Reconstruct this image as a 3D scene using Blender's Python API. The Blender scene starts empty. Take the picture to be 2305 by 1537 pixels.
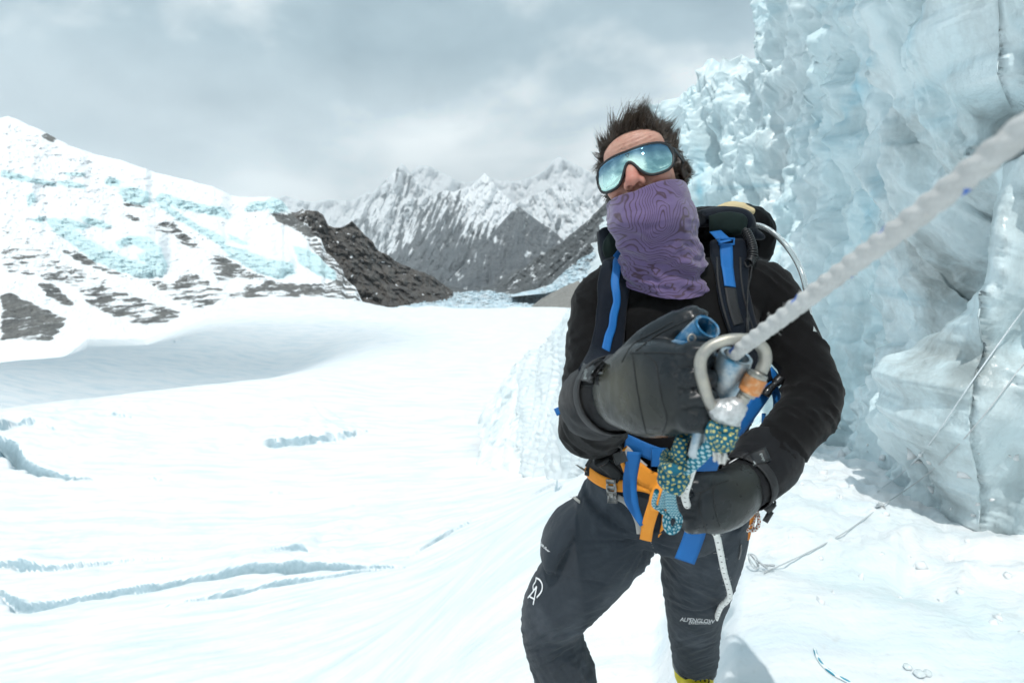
import bpy, bmesh, math, random
import numpy as np
from mathutils import Vector, Matrix
from mathutils.bvhtree import BVHTree

# ------------------------------------------------------------------ camera, sky, sun, exposure
SC = bpy.context.scene
COL = SC.collection
F = 1280.0                       # focal length in photo pixels (20 mm on a 36 mm frame)
CX, CY = 1152.5, 768.5
PITCH = math.radians(9.2)
CAMZ = 1.42
CAM = np.array([0.0, 0.0, CAMZ])
SUN_DIR = np.array([-0.17, -0.46, 1.0]); SUN_DIR /= np.linalg.norm(SUN_DIR)

cd = bpy.data.cameras.new('camera'); cam = bpy.data.objects.new('camera', cd); COL.objects.link(cam)
cd.sensor_width = 36.0; cd.lens = F / 2305.0 * 36.0
cd.clip_start = 0.02; cd.clip_end = 40000
cam.location = (0, 0, CAMZ); cam.rotation_euler = (math.pi / 2 - PITCH, 0, 0)
cd.dof.use_dof = True; cd.dof.focus_distance = 1.45; cd.dof.aperture_fstop = 5.0
SC.camera = cam

def build_world():
    w = bpy.data.worlds.new('World'); SC.world = w; w.use_nodes = True
    nt = w.node_tree; N = nt.nodes; L = nt.links; N.clear()
    out = N.new('ShaderNodeOutputWorld'); bg = N.new('ShaderNodeBackground'); bg.inputs[1].default_value = 0.10
    sky = N.new('ShaderNodeTexSky'); sky.sky_type = 'NISHITA'; sky.sun_disc = False
    sky.sun_elevation = math.asin(SUN_DIR[2]); sky.sun_rotation = math.atan2(SUN_DIR[0], SUN_DIR[1])
    sky.altitude = 5000
    tc = N.new('ShaderNodeTexCoord')
    sep = N.new('ShaderNodeSeparateXYZ'); L.new(tc.outputs['Generated'], sep.inputs[0])
    zz = N.new('ShaderNodeMath'); zz.operation = 'MAXIMUM'; L.new(sep.outputs[2], zz.inputs[0]); zz.inputs[1].default_value = 0.0
    za = N.new('ShaderNodeMath'); za.operation = 'ADD'; L.new(zz.outputs[0], za.inputs[0]); za.inputs[1].default_value = 0.42
    comb = N.new('ShaderNodeCombineXYZ')
    for k in (0, 1):
        dv = N.new('ShaderNodeMath'); dv.operation = 'DIVIDE'; L.new(sep.outputs[k], dv.inputs[0]); L.new(za.outputs[0], dv.inputs[1]); L.new(dv.outputs[0], comb.inputs[k])
    def noise(scale, detail, rough, off, dist=0.0):
        m = N.new('ShaderNodeMapping'); m.inputs['Location'].default_value = off; L.new(comb.outputs[0], m.inputs[0])
        n = N.new('ShaderNodeTexNoise'); n.inputs['Scale'].default_value = scale; n.inputs['Detail'].default_value = detail
        n.inputs['Roughness'].default_value = rough; n.inputs['Distortion'].default_value = dist
        L.new(m.outputs[0], n.inputs['Vector']); return n
    n1 = noise(1.15, 6, 0.50, SKY_OFF1, 0.25)
    r1 = N.new('ShaderNodeValToRGB'); L.new(n1.outputs[0], r1.inputs[0])
    e = r1.color_ramp.elements
    e[0].position = 0.41; e[0].color = (2.3, 3.8, 4.7, 1)
    e[1].position = 0.61; e[1].color = (14.5, 15.0, 14.9, 1)
    m_ = e.new(0.51); m_.color = (4.7, 6.5, 7.4, 1)
    # a pale band of cloud sits along the skyline
    hz = N.new('ShaderNodeMapRange'); L.new(sep.outputs[2], hz.inputs[0])
    hz.inputs[1].default_value = 0.0; hz.inputs[2].default_value = 0.30; hz.inputs[3].default_value = 1.5; hz.inputs[4].default_value = 0.0
    n2 = noise(2.3, 5, 0.5, SKY_OFF2)
    mu = N.new('ShaderNodeMath'); mu.operation = 'MULTIPLY'; L.new(hz.outputs[0], mu.inputs[0]); L.new(n2.outputs[0], mu.inputs[1]); mu.use_clamp = True
    mx = N.new('ShaderNodeMix'); mx.data_type = 'RGBA'; L.new(mu.outputs[0], mx.inputs['Factor'])
    L.new(r1.outputs[0], mx.inputs['A']); mx.inputs['B'].default_value = (19.0, 20.2, 20.4, 1)
    m2 = N.new('ShaderNodeMix'); m2.data_type = 'RGBA'; m2.inputs['Factor'].default_value = 0.93
    L.new(sky.outputs[0], m2.inputs['A']); L.new(mx.outputs['Result'], m2.inputs['B'])
    L.new(m2.outputs['Result'], bg.inputs[0]); L.new(bg.outputs[0], out.inputs[0])
SKY_OFF1 = (5.2, 6.6, 0.0); SKY_OFF2 = (5.2, 6.6, 0.0)
build_world()

sd = bpy.data.lights.new('sun', 'SUN'); sun = bpy.data.objects.new('sun', sd); COL.objects.link(sun)
sd.energy = 3.0; sd.angle = math.radians(0.6); sd.color = (1.0, 0.975, 0.935)
sun.rotation_euler = Vector(SUN_DIR).to_track_quat('Z', 'Y').to_euler()
vs = SC.view_settings; vs.view_transform = 'Standard'; vs.look = 'None'; vs.gamma = 1.0; vs.use_curve_mapping = False
vs.exposure = -0.14
SC.cycles.use_denoising = True; SC.cycles.use_adaptive_sampling = True; SC.cycles.adaptive_threshold = 0.025; SC.cycles.adaptive_min_samples = 10
SC.cycles.max_bounces = 8; SC.cycles.diffuse_bounces = 2; SC.cycles.glossy_bounces = 3; SC.cycles.transparent_max_bounces = 6
SC.cycles.volume_bounces = 0; SC.cycles.caustics_reflective = False; SC.cycles.caustics_refractive = False

# ------------------------------------------------------------------ small maths
def rays(px, py):
    """directions through photo pixels, scaled so that depth along the optical axis is 1"""
    px = np.asarray(px, float); py = np.asarray(py, float)
    a = (px - CX) / F; b = (py - CY) / F
    c, s = math.cos(PITCH), math.sin(PITCH)
    return np.stack([a, c - b * s, -b * c - s], -1)
def C(px, py, d): return CAM + rays(px, py) * np.asarray(d, float)[..., None]
def CYD(px, py, Y):
    r = rays(px, py); return CAM + r / r[..., 1:2] * np.asarray(Y, float)[..., None]
def proj(p):
    p = np.asarray(p, float) - CAM
    c, s = math.cos(PITCH), math.sin(PITCH)
    d = p[..., 1] * c - p[..., 2] * s; dn = -p[..., 2] * c - p[..., 1] * s
    return CX + F * p[..., 0] / d, CY + F * dn / d, d
def sstep(a, b, x):
    t = np.clip((np.asarray(x, float) - a) / (b - a), 0, 1); return t * t * (3 - 2 * t)
def lerp(a, b, t): return a + (b - a) * t
_rs = np.random.RandomState(11); _PERM = _rs.permutation(4096).astype(np.int32); _PERM = np.r_[_PERM, _PERM]
_GR = unit3 = _rs.normal(size=(4096, 3)).astype(np.float32); _GR = (_GR / np.linalg.norm(_GR, axis=1, keepdims=True) * 1.25).astype(np.float32)
def _hash(ix, iy, iz, seed):
    return _PERM[_PERM[_PERM[(ix + seed * 131) & 4095] + (iy & 4095)] + (iz & 4095)]
def perlin(p, seed=0):
    p = np.asarray(p, np.float32); n = len(p); out = np.empty(n, np.float32)
    flat = n > 0 and float(p[:, 2].max() - p[:, 2].min()) < 1e-6
    for s0 in range(0, n, 12288):
        q = p[s0:s0 + 12288]; i = np.floor(q); f = q - i; i = i.astype(np.int32)
        u = f * f * f * (f * (f * 6 - 15) + 10); x0, y0, z0 = i.T; acc = np.zeros(len(q), np.float32)
        for dx in (0, 1):
            hx = _PERM[(x0 + (dx + seed * 131)) & 4095]; wx = u[:, 0] if dx else 1 - u[:, 0]; fx = f[:, 0] - dx
            for dy in (0, 1):
                hy = _PERM[hx + ((y0 + dy) & 4095)]; wxy = wx * (u[:, 1] if dy else 1 - u[:, 1]); fy = f[:, 1] - dy
                for dz in ((0,) if flat else (0, 1)):
                    g = _GR[_PERM[hy + ((z0 + dz) & 4095)]]
                    w = wxy if flat else wxy * (u[:, 2] if dz else 1 - u[:, 2])
                    acc += w * (g[:, 0] * fx + g[:, 1] * fy + g[:, 2] * (f[:, 2] - dz))
        out[s0:s0 + 12288] = acc
    return out.astype(float)
def fbm(p, octv=4, gain=0.5, lac=2.03, seed=0, ridge=False):
    p = np.asarray(p, float).reshape(-1, 3); a = 1.0; s = 0; t = 0
    for k in range(octv):
        n = perlin(p, seed + k * 17)
        if ridge: n = 1 - 2 * np.abs(n) * 1.3
        s = s + a * n; t += a; a *= gain; p = p * lac + 7.31
    return s / t
def worley(p, seed=0):
    p = np.asarray(p, float)
    if len(p) > 16384:
        r = [worley(p[k:k + 16384], seed) for k in range(0, len(p), 16384)]; return np.concatenate([a for a, _ in r]), np.concatenate([b for _, b in r])
    i = np.floor(p).astype(np.int64); d1 = np.full(len(p), 9.0); d2 = d1.copy()
    for dx in (-1, 0, 1):
        for dy in (-1, 0, 1):
            for dz in (-1, 0, 1):
                c = i + (dx, dy, dz)
                h = [_hash(c[:, 0], c[:, 1], c[:, 2], seed + k) / 4095.0 for k in (0, 1, 2)]
                q = c + np.stack(h, -1) - p; d = np.sqrt((q * q).sum(1))
                m = d < d1; d2 = np.where(m, d1, np.minimum(d2, d)); d1 = np.where(m, d, d1)
    return d1, d2
def interp(pts, x):
    a = np.array(pts, float); return np.interp(x, a[:, 0], a[:, 1])
def cr(pts, n):
    """Catmull-Rom through rows of pts (any width), n samples, even in chord length"""
    P = np.array(pts, float)
    if len(P) == 2: return P[0] + (P[1] - P[0]) * np.linspace(0, 1, n)[:, None]
    k = np.r_[0, np.cumsum(np.maximum(1e-9, np.linalg.norm(np.diff(P[:, :3], axis=0), axis=1)))]
    E = np.vstack([2 * P[0] - P[1], P, 2 * P[-1] - P[-2]])
    t = np.linspace(0, k[-1], n); j = np.clip(np.searchsorted(k, t, 'right') - 1, 0, len(P) - 2)
    s = ((t - k[j]) / (k[j + 1] - k[j]))[:, None]
    a, b, c, d = E[j], E[j + 1], E[j + 2], E[j + 3]
    return 0.5 * (2 * b + (c - a) * s + (2 * a - 5 * b + 4 * c - d) * s ** 2 + (3 * b - a - 3 * c + d) * s ** 3)
def unit(v): v = np.asarray(v, float); return v / np.maximum(1e-12, np.linalg.norm(v, axis=-1, keepdims=True))

# ------------------------------------------------------------------ mesh helpers
def mesh(name, V, Fc, mats=None, smooth=True, uv=None, attrs=None, mi=None):
    me = bpy.data.meshes.new(name)
    V = np.asarray(V, np.float32); Fc_l = None
    if isinstance(Fc, np.ndarray):
        n, k = Fc.shape
        me.vertices.add(len(V)); me.vertices.foreach_set('co', V.ravel())
        me.loops.add(n * k); me.loops.foreach_set('vertex_index', Fc.ravel().astype(np.int32))
        me.polygons.add(n); me.polygons.foreach_set('loop_start', np.arange(0, n * k, k, dtype=np.int32))
        me.update(calc_edges=True)
    else:
        me.from_pydata([tuple(map(float, v)) for v in V], [], [tuple(map(int, f)) for f in Fc]); me.update()
    if smooth: me.polygons.foreach_set('use_smooth', np.ones(len(me.polygons), bool))
    if uv is not None:
        ul = me.uv_layers.new(name='UVMap'); li = np.empty(len(me.loops), np.int32); me.loops.foreach_get('vertex_index', li)
        ul.data.foreach_set('uv', np.asarray(uv, np.float32)[li].ravel())
    for k, a in (attrs or {}).items():
        at = me.attributes.new(k, 'FLOAT', 'POINT'); at.data.foreach_set('value', np.asarray(a, np.float32).ravel())
    if mats is not None:
        for m in (mats if isinstance(mats, (list, tuple)) else [mats]): me.materials.append(m)
    if mi is not None: me.polygons.foreach_set('material_index', np.asarray(mi, np.int32))
    me.validate(); return me
def wmat(o): return (wmat(o.parent) @ o.matrix_parent_inverse if o.parent else Matrix()) @ Matrix.LocRotScale(o.location, o.rotation_euler, o.scale)
def obj(name, me, parent=None, label=None, cat=None, group=None, kind=None):
    o = bpy.data.objects.new(name, me); COL.objects.link(o)
    if parent is not None:
        o.parent = parent; o.matrix_parent_inverse = wmat(parent).inverted()
    if label: o['label'] = label
    if cat: o['category'] = cat
    if group: o['group'] = group
    if kind: o['kind'] = kind
    return o
def empty(name, loc, label, cat, group=None):
    o = bpy.data.objects.new(name, None); COL.objects.link(o); o.location = tuple(map(float, loc)); o.empty_display_size = 0.05
    o['label'] = label; o['category'] = cat
    if group: o['group'] = group
    return o
def gridfaces(nr, nc, wrap=False):
    r = np.arange(nr - 1)[:, None]; c = np.arange(nc if wrap else nc - 1)[None, :]; c2 = (c + 1) % nc
    return np.stack([r * nc + c, r * nc + c2, (r + 1) * nc + c2, (r + 1) * nc + c], -1).reshape(-1, 4)
class MB:
    """collects shells (verts, faces, uv) that become one mesh"""
    def __init__(s): s.V = []; s.F = []; s.U = []; s.M = []; s.n = 0
    def add(s, V, Fc, uv=None, m=0):
        V = np.asarray(V, float); s.V.append(V); s.U.append(np.zeros((len(V), 2)) if uv is None else np.asarray(uv, float))
        for f in Fc: s.F.append(tuple(int(i) + s.n for i in f)); s.M.append(m)
        s.n += len(V); return s
    def mesh(s, name, mats, smooth=True):
        return mesh(name, np.vstack(s.V), s.F, mats, smooth, np.vstack(s.U), None, s.M)
def frames(P, ref=None):
    T = unit(np.gradient(P, axis=0)); n = len(P); A = np.zeros_like(P)
    if ref is not None:
        A = unit(np.asarray(ref, float) - T * (T * np.asarray(ref, float)).sum(-1, keepdims=True))
    else:
        a = np.array([0, 0, 1.0]) if abs(T[0, 2]) < 0.8 else np.array([1.0, 0, 0]); a = unit(a - T[0] * a.dot(T[0])); A[0] = a
        for i in range(1, n):
            a = a - T[i] * a.dot(T[i]); a = a / max(1e-9, np.linalg.norm(a)); A[i] = a
    return T, A, np.cross(T, A)
def loft(P, ra, rb=None, seg=16, ref=None, caps=True, power=2.0, closed=False):
    """swept superellipse; ra along ref, rb across. returns V, F, UV (v in metres)"""
    P = np.asarray(P, float); n = len(P); ra = np.broadcast_to(ra, n); rb = ra if rb is None else np.broadcast_to(rb, n)
    T, A, B = frames(P, ref)
    th = np.linspace(0, 2 * np.pi, seg, endpoint=False); c, s = np.cos(th), np.sin(th)
    c = np.sign(c) * np.abs(c) ** (2 / power); s = np.sign(s) * np.abs(s) ** (2 / power)
    V = P[:, None] + A[:, None] * (ra[:, None] * c)[..., None] + B[:, None] * (rb[:, None] * s)[..., None]
    V = V.reshape(-1, 3); Fc = gridfaces(n, seg, True)[:, ::-1].tolist()
    vv = np.r_[0, np.cumsum(np.linalg.norm(np.diff(P, axis=0), axis=1))]
    UV = np.stack([np.tile(th / (2 * np.pi), n), np.repeat(vv, seg)], -1)
    if closed:
        Fc += [[(n - 1) * seg + (k + 1) % seg, (n - 1) * seg + k, k, (k + 1) % seg][::-1] for k in range(seg)]
    elif caps:
        Fc += [list(range(seg)), list(range((n - 1) * seg, n * seg))[::-1]]
    return V, Fc, UV
def ribbon(P, Nn, w, t=0.0016, W=None):
    """flat strap along P; Nn surface normals, w half width; rectangular section"""
    P = np.asarray(P, float); n = len(P); Nn = unit(np.broadcast_to(Nn, P.shape)); T = unit(np.gradient(P, axis=0))
    B = unit(np.cross(T, Nn)) if W is None else unit(np.broadcast_to(W, P.shape)); w = np.broadcast_to(w, n)[:, None]
    V = np.stack([P + B * w, P + B * w * 0.55 + Nn * t * 0.3, P - B * w * 0.55 + Nn * t * 0.3, P - B * w, P - B * w - Nn * t, P + B * w - Nn * t], 1).reshape(-1, 3)
    Fc = gridfaces(n, 6, True).tolist() + [list(range(6))[::-1], list(range((n - 1) * 6, n * 6))]
    vv = np.r_[0, np.cumsum(np.linalg.norm(np.diff(P, axis=0), axis=1))]
    UV = np.stack([np.tile([0, .25, .75, 1, 1, 0], n), np.repeat(vv, 6)], -1)
    return V, Fc, UV
def box(c, ax, ay, az, bev=0.15):
    """chamfered box: centre and three half-axis vectors"""
    c = np.asarray(c, float); ax, ay, az = (np.asarray(v, float) for v in (ax, ay, az)); k = 1 - bev
    bm = bmesh.new(); bmesh.ops.create_cube(bm, size=2.0); m = min(np.linalg.norm(ax), np.linalg.norm(ay), np.linalg.norm(az)) * bev
    for v in bm.verts:
        v.co = Vector(c + ax * v.co.x + ay * v.co.y + az * v.co.z)
    bmesh.ops.bevel(bm, geom=bm.edges[:], offset=m, segments=2, affect='EDGES', profile=0.6)
    bmesh.ops.recalc_face_normals(bm, faces=bm.faces)
    V = np.array([v.co[:] for v in bm.verts]); Fc = [[v.index for v in f.verts] for f in bm.faces]; bm.free()
    return V, Fc
def ball(c, r, seg=12, axes=None):
    th = np.linspace(0.001, np.pi - 0.001, seg); P = np.asarray(c, float) + np.stack([0 * th, 0 * th, np.cos(th)], -1) * np.array([0, 0, 1.0])
    V = np.array([[math.sin(t) * math.cos(p), math.sin(t) * math.sin(p), math.cos(t)] for t in th for p in np.linspace(0, 2 * np.pi, seg * 2, endpoint=False)])
    R = np.diag(np.broadcast_to(r, 3)) if axes is None else np.asarray(axes, float)
    return V @ R + np.asarray(c, float), gridfaces(seg, seg * 2, True).tolist()
def remesh(shells, voxel, smooth=6, name='tmp'):
    """union of closed shells by voxel remesh, then Laplacian smoothing; returns V, F(quads array)"""
    mb = MB()
    for s in shells: mb.add(s[0], s[1])
    me = mb.mesh(name, None); bm = bmesh.new(); bm.from_mesh(me); bmesh.ops.recalc_face_normals(bm, faces=bm.faces); bm.to_mesh(me); bm.free()
    o = bpy.data.objects.new(name, me); COL.objects.link(o)
    md = o.modifiers.new('r', 'REMESH'); md.mode = 'VOXEL'; md.voxel_size = voxel; md.adaptivity = 0
    dg = bpy.context.evaluated_depsgraph_get(); dg.update(); ev = o.evaluated_get(dg); m2 = ev.to_mesh()
    V = np.empty(len(m2.vertices) * 3); m2.vertices.foreach_get('co', V); V = V.reshape(-1, 3)
    Fc = [tuple(p.vertices) for p in m2.polygons]; ev.to_mesh_clear()
    bpy.data.objects.remove(o); bpy.data.meshes.remove(me)
    Fq = np.array([f if len(f) == 4 else (*f, f[-1]) for f in Fc])
    return lap(V, Fq, smooth), Fq
def edges_of(Fq):
    E = np.vstack([Fq[:, [0, 1]], Fq[:, [1, 2]], Fq[:, [2, 3]], Fq[:, [3, 0]]]); return E[E[:, 0] != E[:, 1]]
def lap(V, Fq, it, lam=0.5):
    E = edges_of(Fq); cnt = np.zeros(len(V)); np.add.at(cnt, E[:, 0], 1); np.add.at(cnt, E[:, 1], 1); cnt = np.maximum(cnt, 1)[:, None]
    V = V.copy()
    for k in range(it):
        S = np.zeros_like(V); 
        for c in range(3):
            S[:, c] = np.bincount(E[:, 0], V[E[:, 1], c], len(V)) + np.bincount(E[:, 1], V[E[:, 0], c], len(V))
        V += ((S / cnt) - V) * (lam if k % 2 == 0 else -0.34)
    return V
def normals(V, Fq):
    n = np.cross(V[Fq[:, 2]] - V[Fq[:, 0]], V[Fq[:, 3]] - V[Fq[:, 1]]); out = np.zeros_like(V)
    for k in range(4):
        for c in range(3): out[:, c] += np.bincount(Fq[:, k], n[:, c], len(V))
    return unit(out)
def quads(Fq): return [tuple(f) if f[2] != f[3] else tuple(f[:3]) for f in Fq.tolist()]
def bvh(V, Fc): return BVHTree.FromPolygons([tuple(v) for v in np.asarray(V)], [tuple(f) if len(set(f)) == len(f) else tuple(dict.fromkeys(f)) for f in (Fc.tolist() if isinstance(Fc, np.ndarray) else Fc)])
def on(bv, pts, off=0.0, fallback=1.2, drop=None):
    """photo pixels -> points on a surface, seen from the photographer's place; returns P, N"""
    P = []; Nn = []; last = None; miss = []
    for q in pts:
        d = unit(rays(q[0], q[1])); h = bv.ray_cast(Vector(CAM), Vector(d))
        if h[0] is None: P.append(None); Nn.append(None); continue
        n = np.array(h[1]); n = n if n.dot(d) < 0 else -n
        P.append(np.array(h[0]) + n * off); Nn.append(n)
    ok = [i for i, p in enumerate(P) if p is not None]
    if drop is not None: drop.extend(i for i, p in enumerate(P) if p is None)
    for i, p in enumerate(P):
        if p is None:
            if ok:
                j = min(ok, key=lambda k: abs(k - i)); dd = proj(P[j])[2]
                P[i] = C(pts[i][0], pts[i][1], dd); Nn[i] = Nn[j]
            else: P[i] = C(pts[i][0], pts[i][1], fallback); Nn[i] = np.array([0, -1.0, 0])
    return np.array(P), unit(np.array(Nn))
def dense(pts, n): return cr(np.c_[np.array(pts, float), np.zeros(len(pts))][:, :3], n)[:, :2]
def smooth_path(P, k=3):
    P = P.copy()
    for _ in range(k): P[1:-1] = 0.25 * P[:-2] + 0.5 * P[1:-1] + 0.25 * P[2:]
    return P

# ------------------------------------------------------------------ material helper
class Mat:
    def __init__(s, name, base=(0.5, 0.5, 0.5), rough=0.7, spec=0.4, **kw):
        s.m = bpy.data.materials.new(name); s.m.use_nodes = True; s.N = s.m.node_tree.nodes; s.L = s.m.node_tree.links
        s.b = s.N['Principled BSDF']; s.set('Base Color', (*base, 1)); s.set('Roughness', rough); s.set('Specular IOR Level', spec)
        for k, v in kw.items(): s.set(k.replace('_', ' '), v)
    def set(s, k, v): s.b.inputs[k].default_value = v
    def node(s, t, **kw):
        n = s.N.new(t)
        for k, v in kw.items(): setattr(n, k, v)
        return n
    def lk(s, a, b): s.L.new(a, b)
    def coord(s, kind='Object', scale=(1, 1, 1), rot=(0, 0, 0), loc=(0, 0, 0)):
        t = s.node('ShaderNodeTexCoord'); m = s.node('ShaderNodeMapping'); m.inputs['Scale'].default_value = scale; m.inputs['Rotation'].default_value = rot; m.inputs['Location'].default_value = loc
        s.lk(t.outputs[kind], m.inputs[0]); return m.outputs[0]
    def noise(s, vec, scale, detail=4, rough=0.5, dist=0.0):
        n = s.node('ShaderNodeTexNoise'); n.inputs['Scale'].default_value = scale; n.inputs['Detail'].default_value = detail; n.inputs['Roughness'].default_value = rough; n.inputs['Distortion'].default_value = dist
        if vec is not None: s.lk(vec, n.inputs['Vector'])
        return n.outputs[0]
    def voro(s, vec, scale, feat='F1', out=0):
        n = s.node('ShaderNodeTexVoronoi', feature=feat); n.inputs['Scale'].default_value = scale
        if vec is not None: s.lk(vec, n.inputs['Vector'])
        return n.outputs[out]
    def ramp(s, fac, stops):
        r = s.node('ShaderNodeValToRGB'); s.lk(fac, r.inputs[0]); e = r.color_ramp.elements
        while len(e) > len(stops): e.remove(e[-1])
        while len(e) < len(stops): e.new(0.5)
        for i, (p, c) in enumerate(stops):
            e[i].position = p; e[i].color = (*c, 1) if not np.isscalar(c) else (c, c, c, 1)
        return r.outputs[0]
    def math(s, op, a, b=None, c=None):
        n = s.node('ShaderNodeMath', operation=op)
        for i, v in enumerate((a, b, c)):
            if v is None: continue
            if np.isscalar(v): n.inputs[i].default_value = v
            else: s.lk(v, n.inputs[i])
        return n.outputs[0]
    def mix(s, fac, a, b, blend='MIX'):
        n = s.node('ShaderNodeMix', data_type='RGBA', blend_type=blend)
        for key, v in (('Factor', fac), ('A', a), ('B', b)):
            if isinstance(v, (tuple, list)): n.inputs[key].default_value = (*v, 1) if len(v) == 3 else v
            elif np.isscalar(v): n.inputs[key].default_value = v
            else: s.lk(v, n.inputs[key])
        return n.outputs['Result']
    def attr(s, name):
        n = s.node('ShaderNodeAttribute', attribute_name=name); return n.outputs['Fac']
    def color(s, v): s.lk(v, s.b.inputs['Base Color'])
    def bump(s, h, strength=0.3, dist=0.002, prev=None):
        n = s.node('ShaderNodeBump'); n.inputs['Strength'].default_value = strength; n.inputs['Distance'].default_value = dist; s.lk(h, n.inputs['Height'])
        if prev is not None: s.lk(prev, n.inputs['Normal'])
        s.lk(n.outputs[0], s.b.inputs['Normal']); return n.outputs[0]
# ================================================================== SETTING
# ---- snow and ice materials
def snow_mat():
    m = Mat('snow_and_ice', (0.86, 0.88, 0.9), 0.62, 0.3)
    co = m.coord('Object')
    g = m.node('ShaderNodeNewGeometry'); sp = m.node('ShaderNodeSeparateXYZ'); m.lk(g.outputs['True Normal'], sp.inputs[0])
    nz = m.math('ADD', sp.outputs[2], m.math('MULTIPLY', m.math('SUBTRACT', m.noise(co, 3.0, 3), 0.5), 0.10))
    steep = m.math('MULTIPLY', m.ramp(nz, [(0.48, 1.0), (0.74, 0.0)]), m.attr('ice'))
    streak = m.noise(m.coord('Object', (0.25, 1.6, 0.6), (0, 0, 0.5)), 1.3, 4, 0.62)
    grit = m.noise(co, 9.0, 5, 0.7)
    base = m.mix(m.ramp(streak, [(0.44, 0.0), (0.70, 1.0)]), (0.88, 0.892, 0.90), (0.70, 0.785, 0.83))
    base = m.mix(m.math('MULTIPLY', m.ramp(grit, [(0.56, 0.0), (0.78, 1.0)]), m.attr('dirt_shade')), base, (0.56, 0.57, 0.55))
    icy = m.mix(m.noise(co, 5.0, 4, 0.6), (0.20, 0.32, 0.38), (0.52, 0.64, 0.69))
    glaze = m.math('MULTIPLY', m.ramp(m.noise(co, 0.9, 6, 0.6, 0.4), [(0.45, 0.0), (0.58, 1.0)]), m.attr('glaze'))
    c = m.mix(glaze, base, (0.70, 0.82, 0.84))
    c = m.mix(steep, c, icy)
    m.color(c)
    m.lk(m.math('SUBTRACT', 0.62, m.math('MULTIPLY', glaze, 0.25)), m.b.inputs['Roughness'])
    h = m.math('ADD', m.noise(co, 2.2, 5, 0.62), m.math('MULTIPLY', m.noise(m.coord('Object', (0.5, 3.0, 1.0), (0, 0, 0.35)), 2.0, 3, 0.6), 0.8))
    b1 = m.bump(h, 0.42, 0.07)
    m.bump(m.noise(co, 38.0, 2, 0.6), 0.25, 0.006, b1)
    return m.m
def wall_mat():
    m = Mat('glacier_ice', (0.8, 0.88, 0.9), 0.35, 0.5)
    co = m.coord('Object')
    blue = m.noise(m.coord('Object', (1, 1, 0.35), (0.3, 0.2, 0)), 0.55, 5, 0.62, 0.6)
    c = m.mix(m.ramp(blue, [(0.22, 0.0), (0.85, 1.0)]), (0.80, 0.855, 0.87), (0.52, 0.735, 0.79))
    band = m.noise(m.coord('Object', (0.35, 0.35, 3.0), (0.5, 0.15, 0)), 0.8, 6, 0.6, 0.3)
    c = m.mix(m.ramp(band, [(0.56, 0.0), (0.70, 0.6)]), c, (0.36, 0.57, 0.65))
    dirt_shade = m.noise(m.coord('Object', (1, 1, 0.5)), 1.7, 5, 0.66, 0.4)
    c = m.mix(m.math('MULTIPLY', m.ramp(dirt_shade, [(0.45, 0.0), (0.66, 0.9)]), m.attr('dirt_shade')), c, (0.27, 0.30, 0.295))  # grey ice tint; the mask also paints the wall's shade into the colour
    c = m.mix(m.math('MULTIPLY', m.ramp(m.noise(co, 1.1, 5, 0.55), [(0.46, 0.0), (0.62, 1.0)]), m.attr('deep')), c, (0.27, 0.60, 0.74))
    c = m.mix(m.math('MULTIPLY', m.attr('pale'), 0.75), c, (0.84, 0.875, 0.885)); m.color(c)
    m.lk(m.ramp(m.noise(co, 2.0, 4), [(0.3, 0.18), (0.7, 0.55)]), m.b.inputs['Roughness'])
    b = m.bump(m.noise(m.coord('Object', (1, 1, 0.6)), 6.0, 5, 0.62, 0.2), 0.5, 0.05)
    m.bump(m.noise(co, 30.0, 2, 0.6), 0.3, 0.008, b)
    return m.m
def mountain_mat(name, rock1, rock2, scale, snow=(0.86, 0.885, 0.905), fl=(1, 1, 1), rot=(0, 0, 0), ice=(0.60, 0.775, 0.82), brk=2.3):
    m = Mat(name, rock1, 0.85, 0.2)
    co = m.coord('Object')
    st = m.noise(m.coord('Object', fl, rot), scale * 3.0, 6, 0.68)
    r = m.mix(m.ramp(m.noise(co, scale, 5, 0.65), [(0.32, 0.0), (0.68, 1.0)]), rock1, rock2)
    r = m.mix(m.ramp(m.noise(co, scale * 9, 4, 0.7), [(0.38, 0.7), (0.60, 0.0)]), r, tuple(v * 0.45 for v in rock1))
    mask = m.math('ADD', m.attr('rock'), m.math('MULTIPLY', m.math('MULTIPLY', m.math('SUBTRACT', st, 0.5), brk), m.math('MINIMUM', 1.0, m.math('MAXIMUM', 0.0, m.math('MULTIPLY', m.attr('rock'), 2.5)))))
    fac = m.ramp(mask, [(0.42, 0.0), (0.56, 1.0)])
    icef = m.ramp(m.math('ADD', m.attr('ice'), m.math('MULTIPLY', m.math('MULTIPLY', m.math('SUBTRACT', m.noise(co, scale * 4, 5, 0.6), 0.5), 1.1), m.math('MINIMUM', 1.0, m.math('MULTIPLY', m.attr('ice'), 3.0)))), [(0.22, 0.0), (0.85, 1.0)])
    icecol = m.mix(m.ramp(m.noise(m.coord('Object', (1.6, 1.6, 0.6)), scale * 7, 5, 0.7), [(0.30, 0.0), (0.60, 1.0)]), tuple(v * 0.80 for v in ice), tuple(min(1, v * 1.25) for v in ice))
    c = m.mix(icef, snow, icecol)
    m.color(m.mix(fac, c, r))
    bn = m.bump(m.noise(m.coord('Object', fl, rot), scale * 6, 6, 0.7), 0.9, 0.35 / scale * 0.25); m.lk(m.math('MULTIPLY_ADD', m.math('MAXIMUM', fac, icef), 0.75, 0.12), bn.node.inputs['Strength'])
    return m.m
M_SNOW = snow_mat(); M_WALL = wall_mat()

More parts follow.
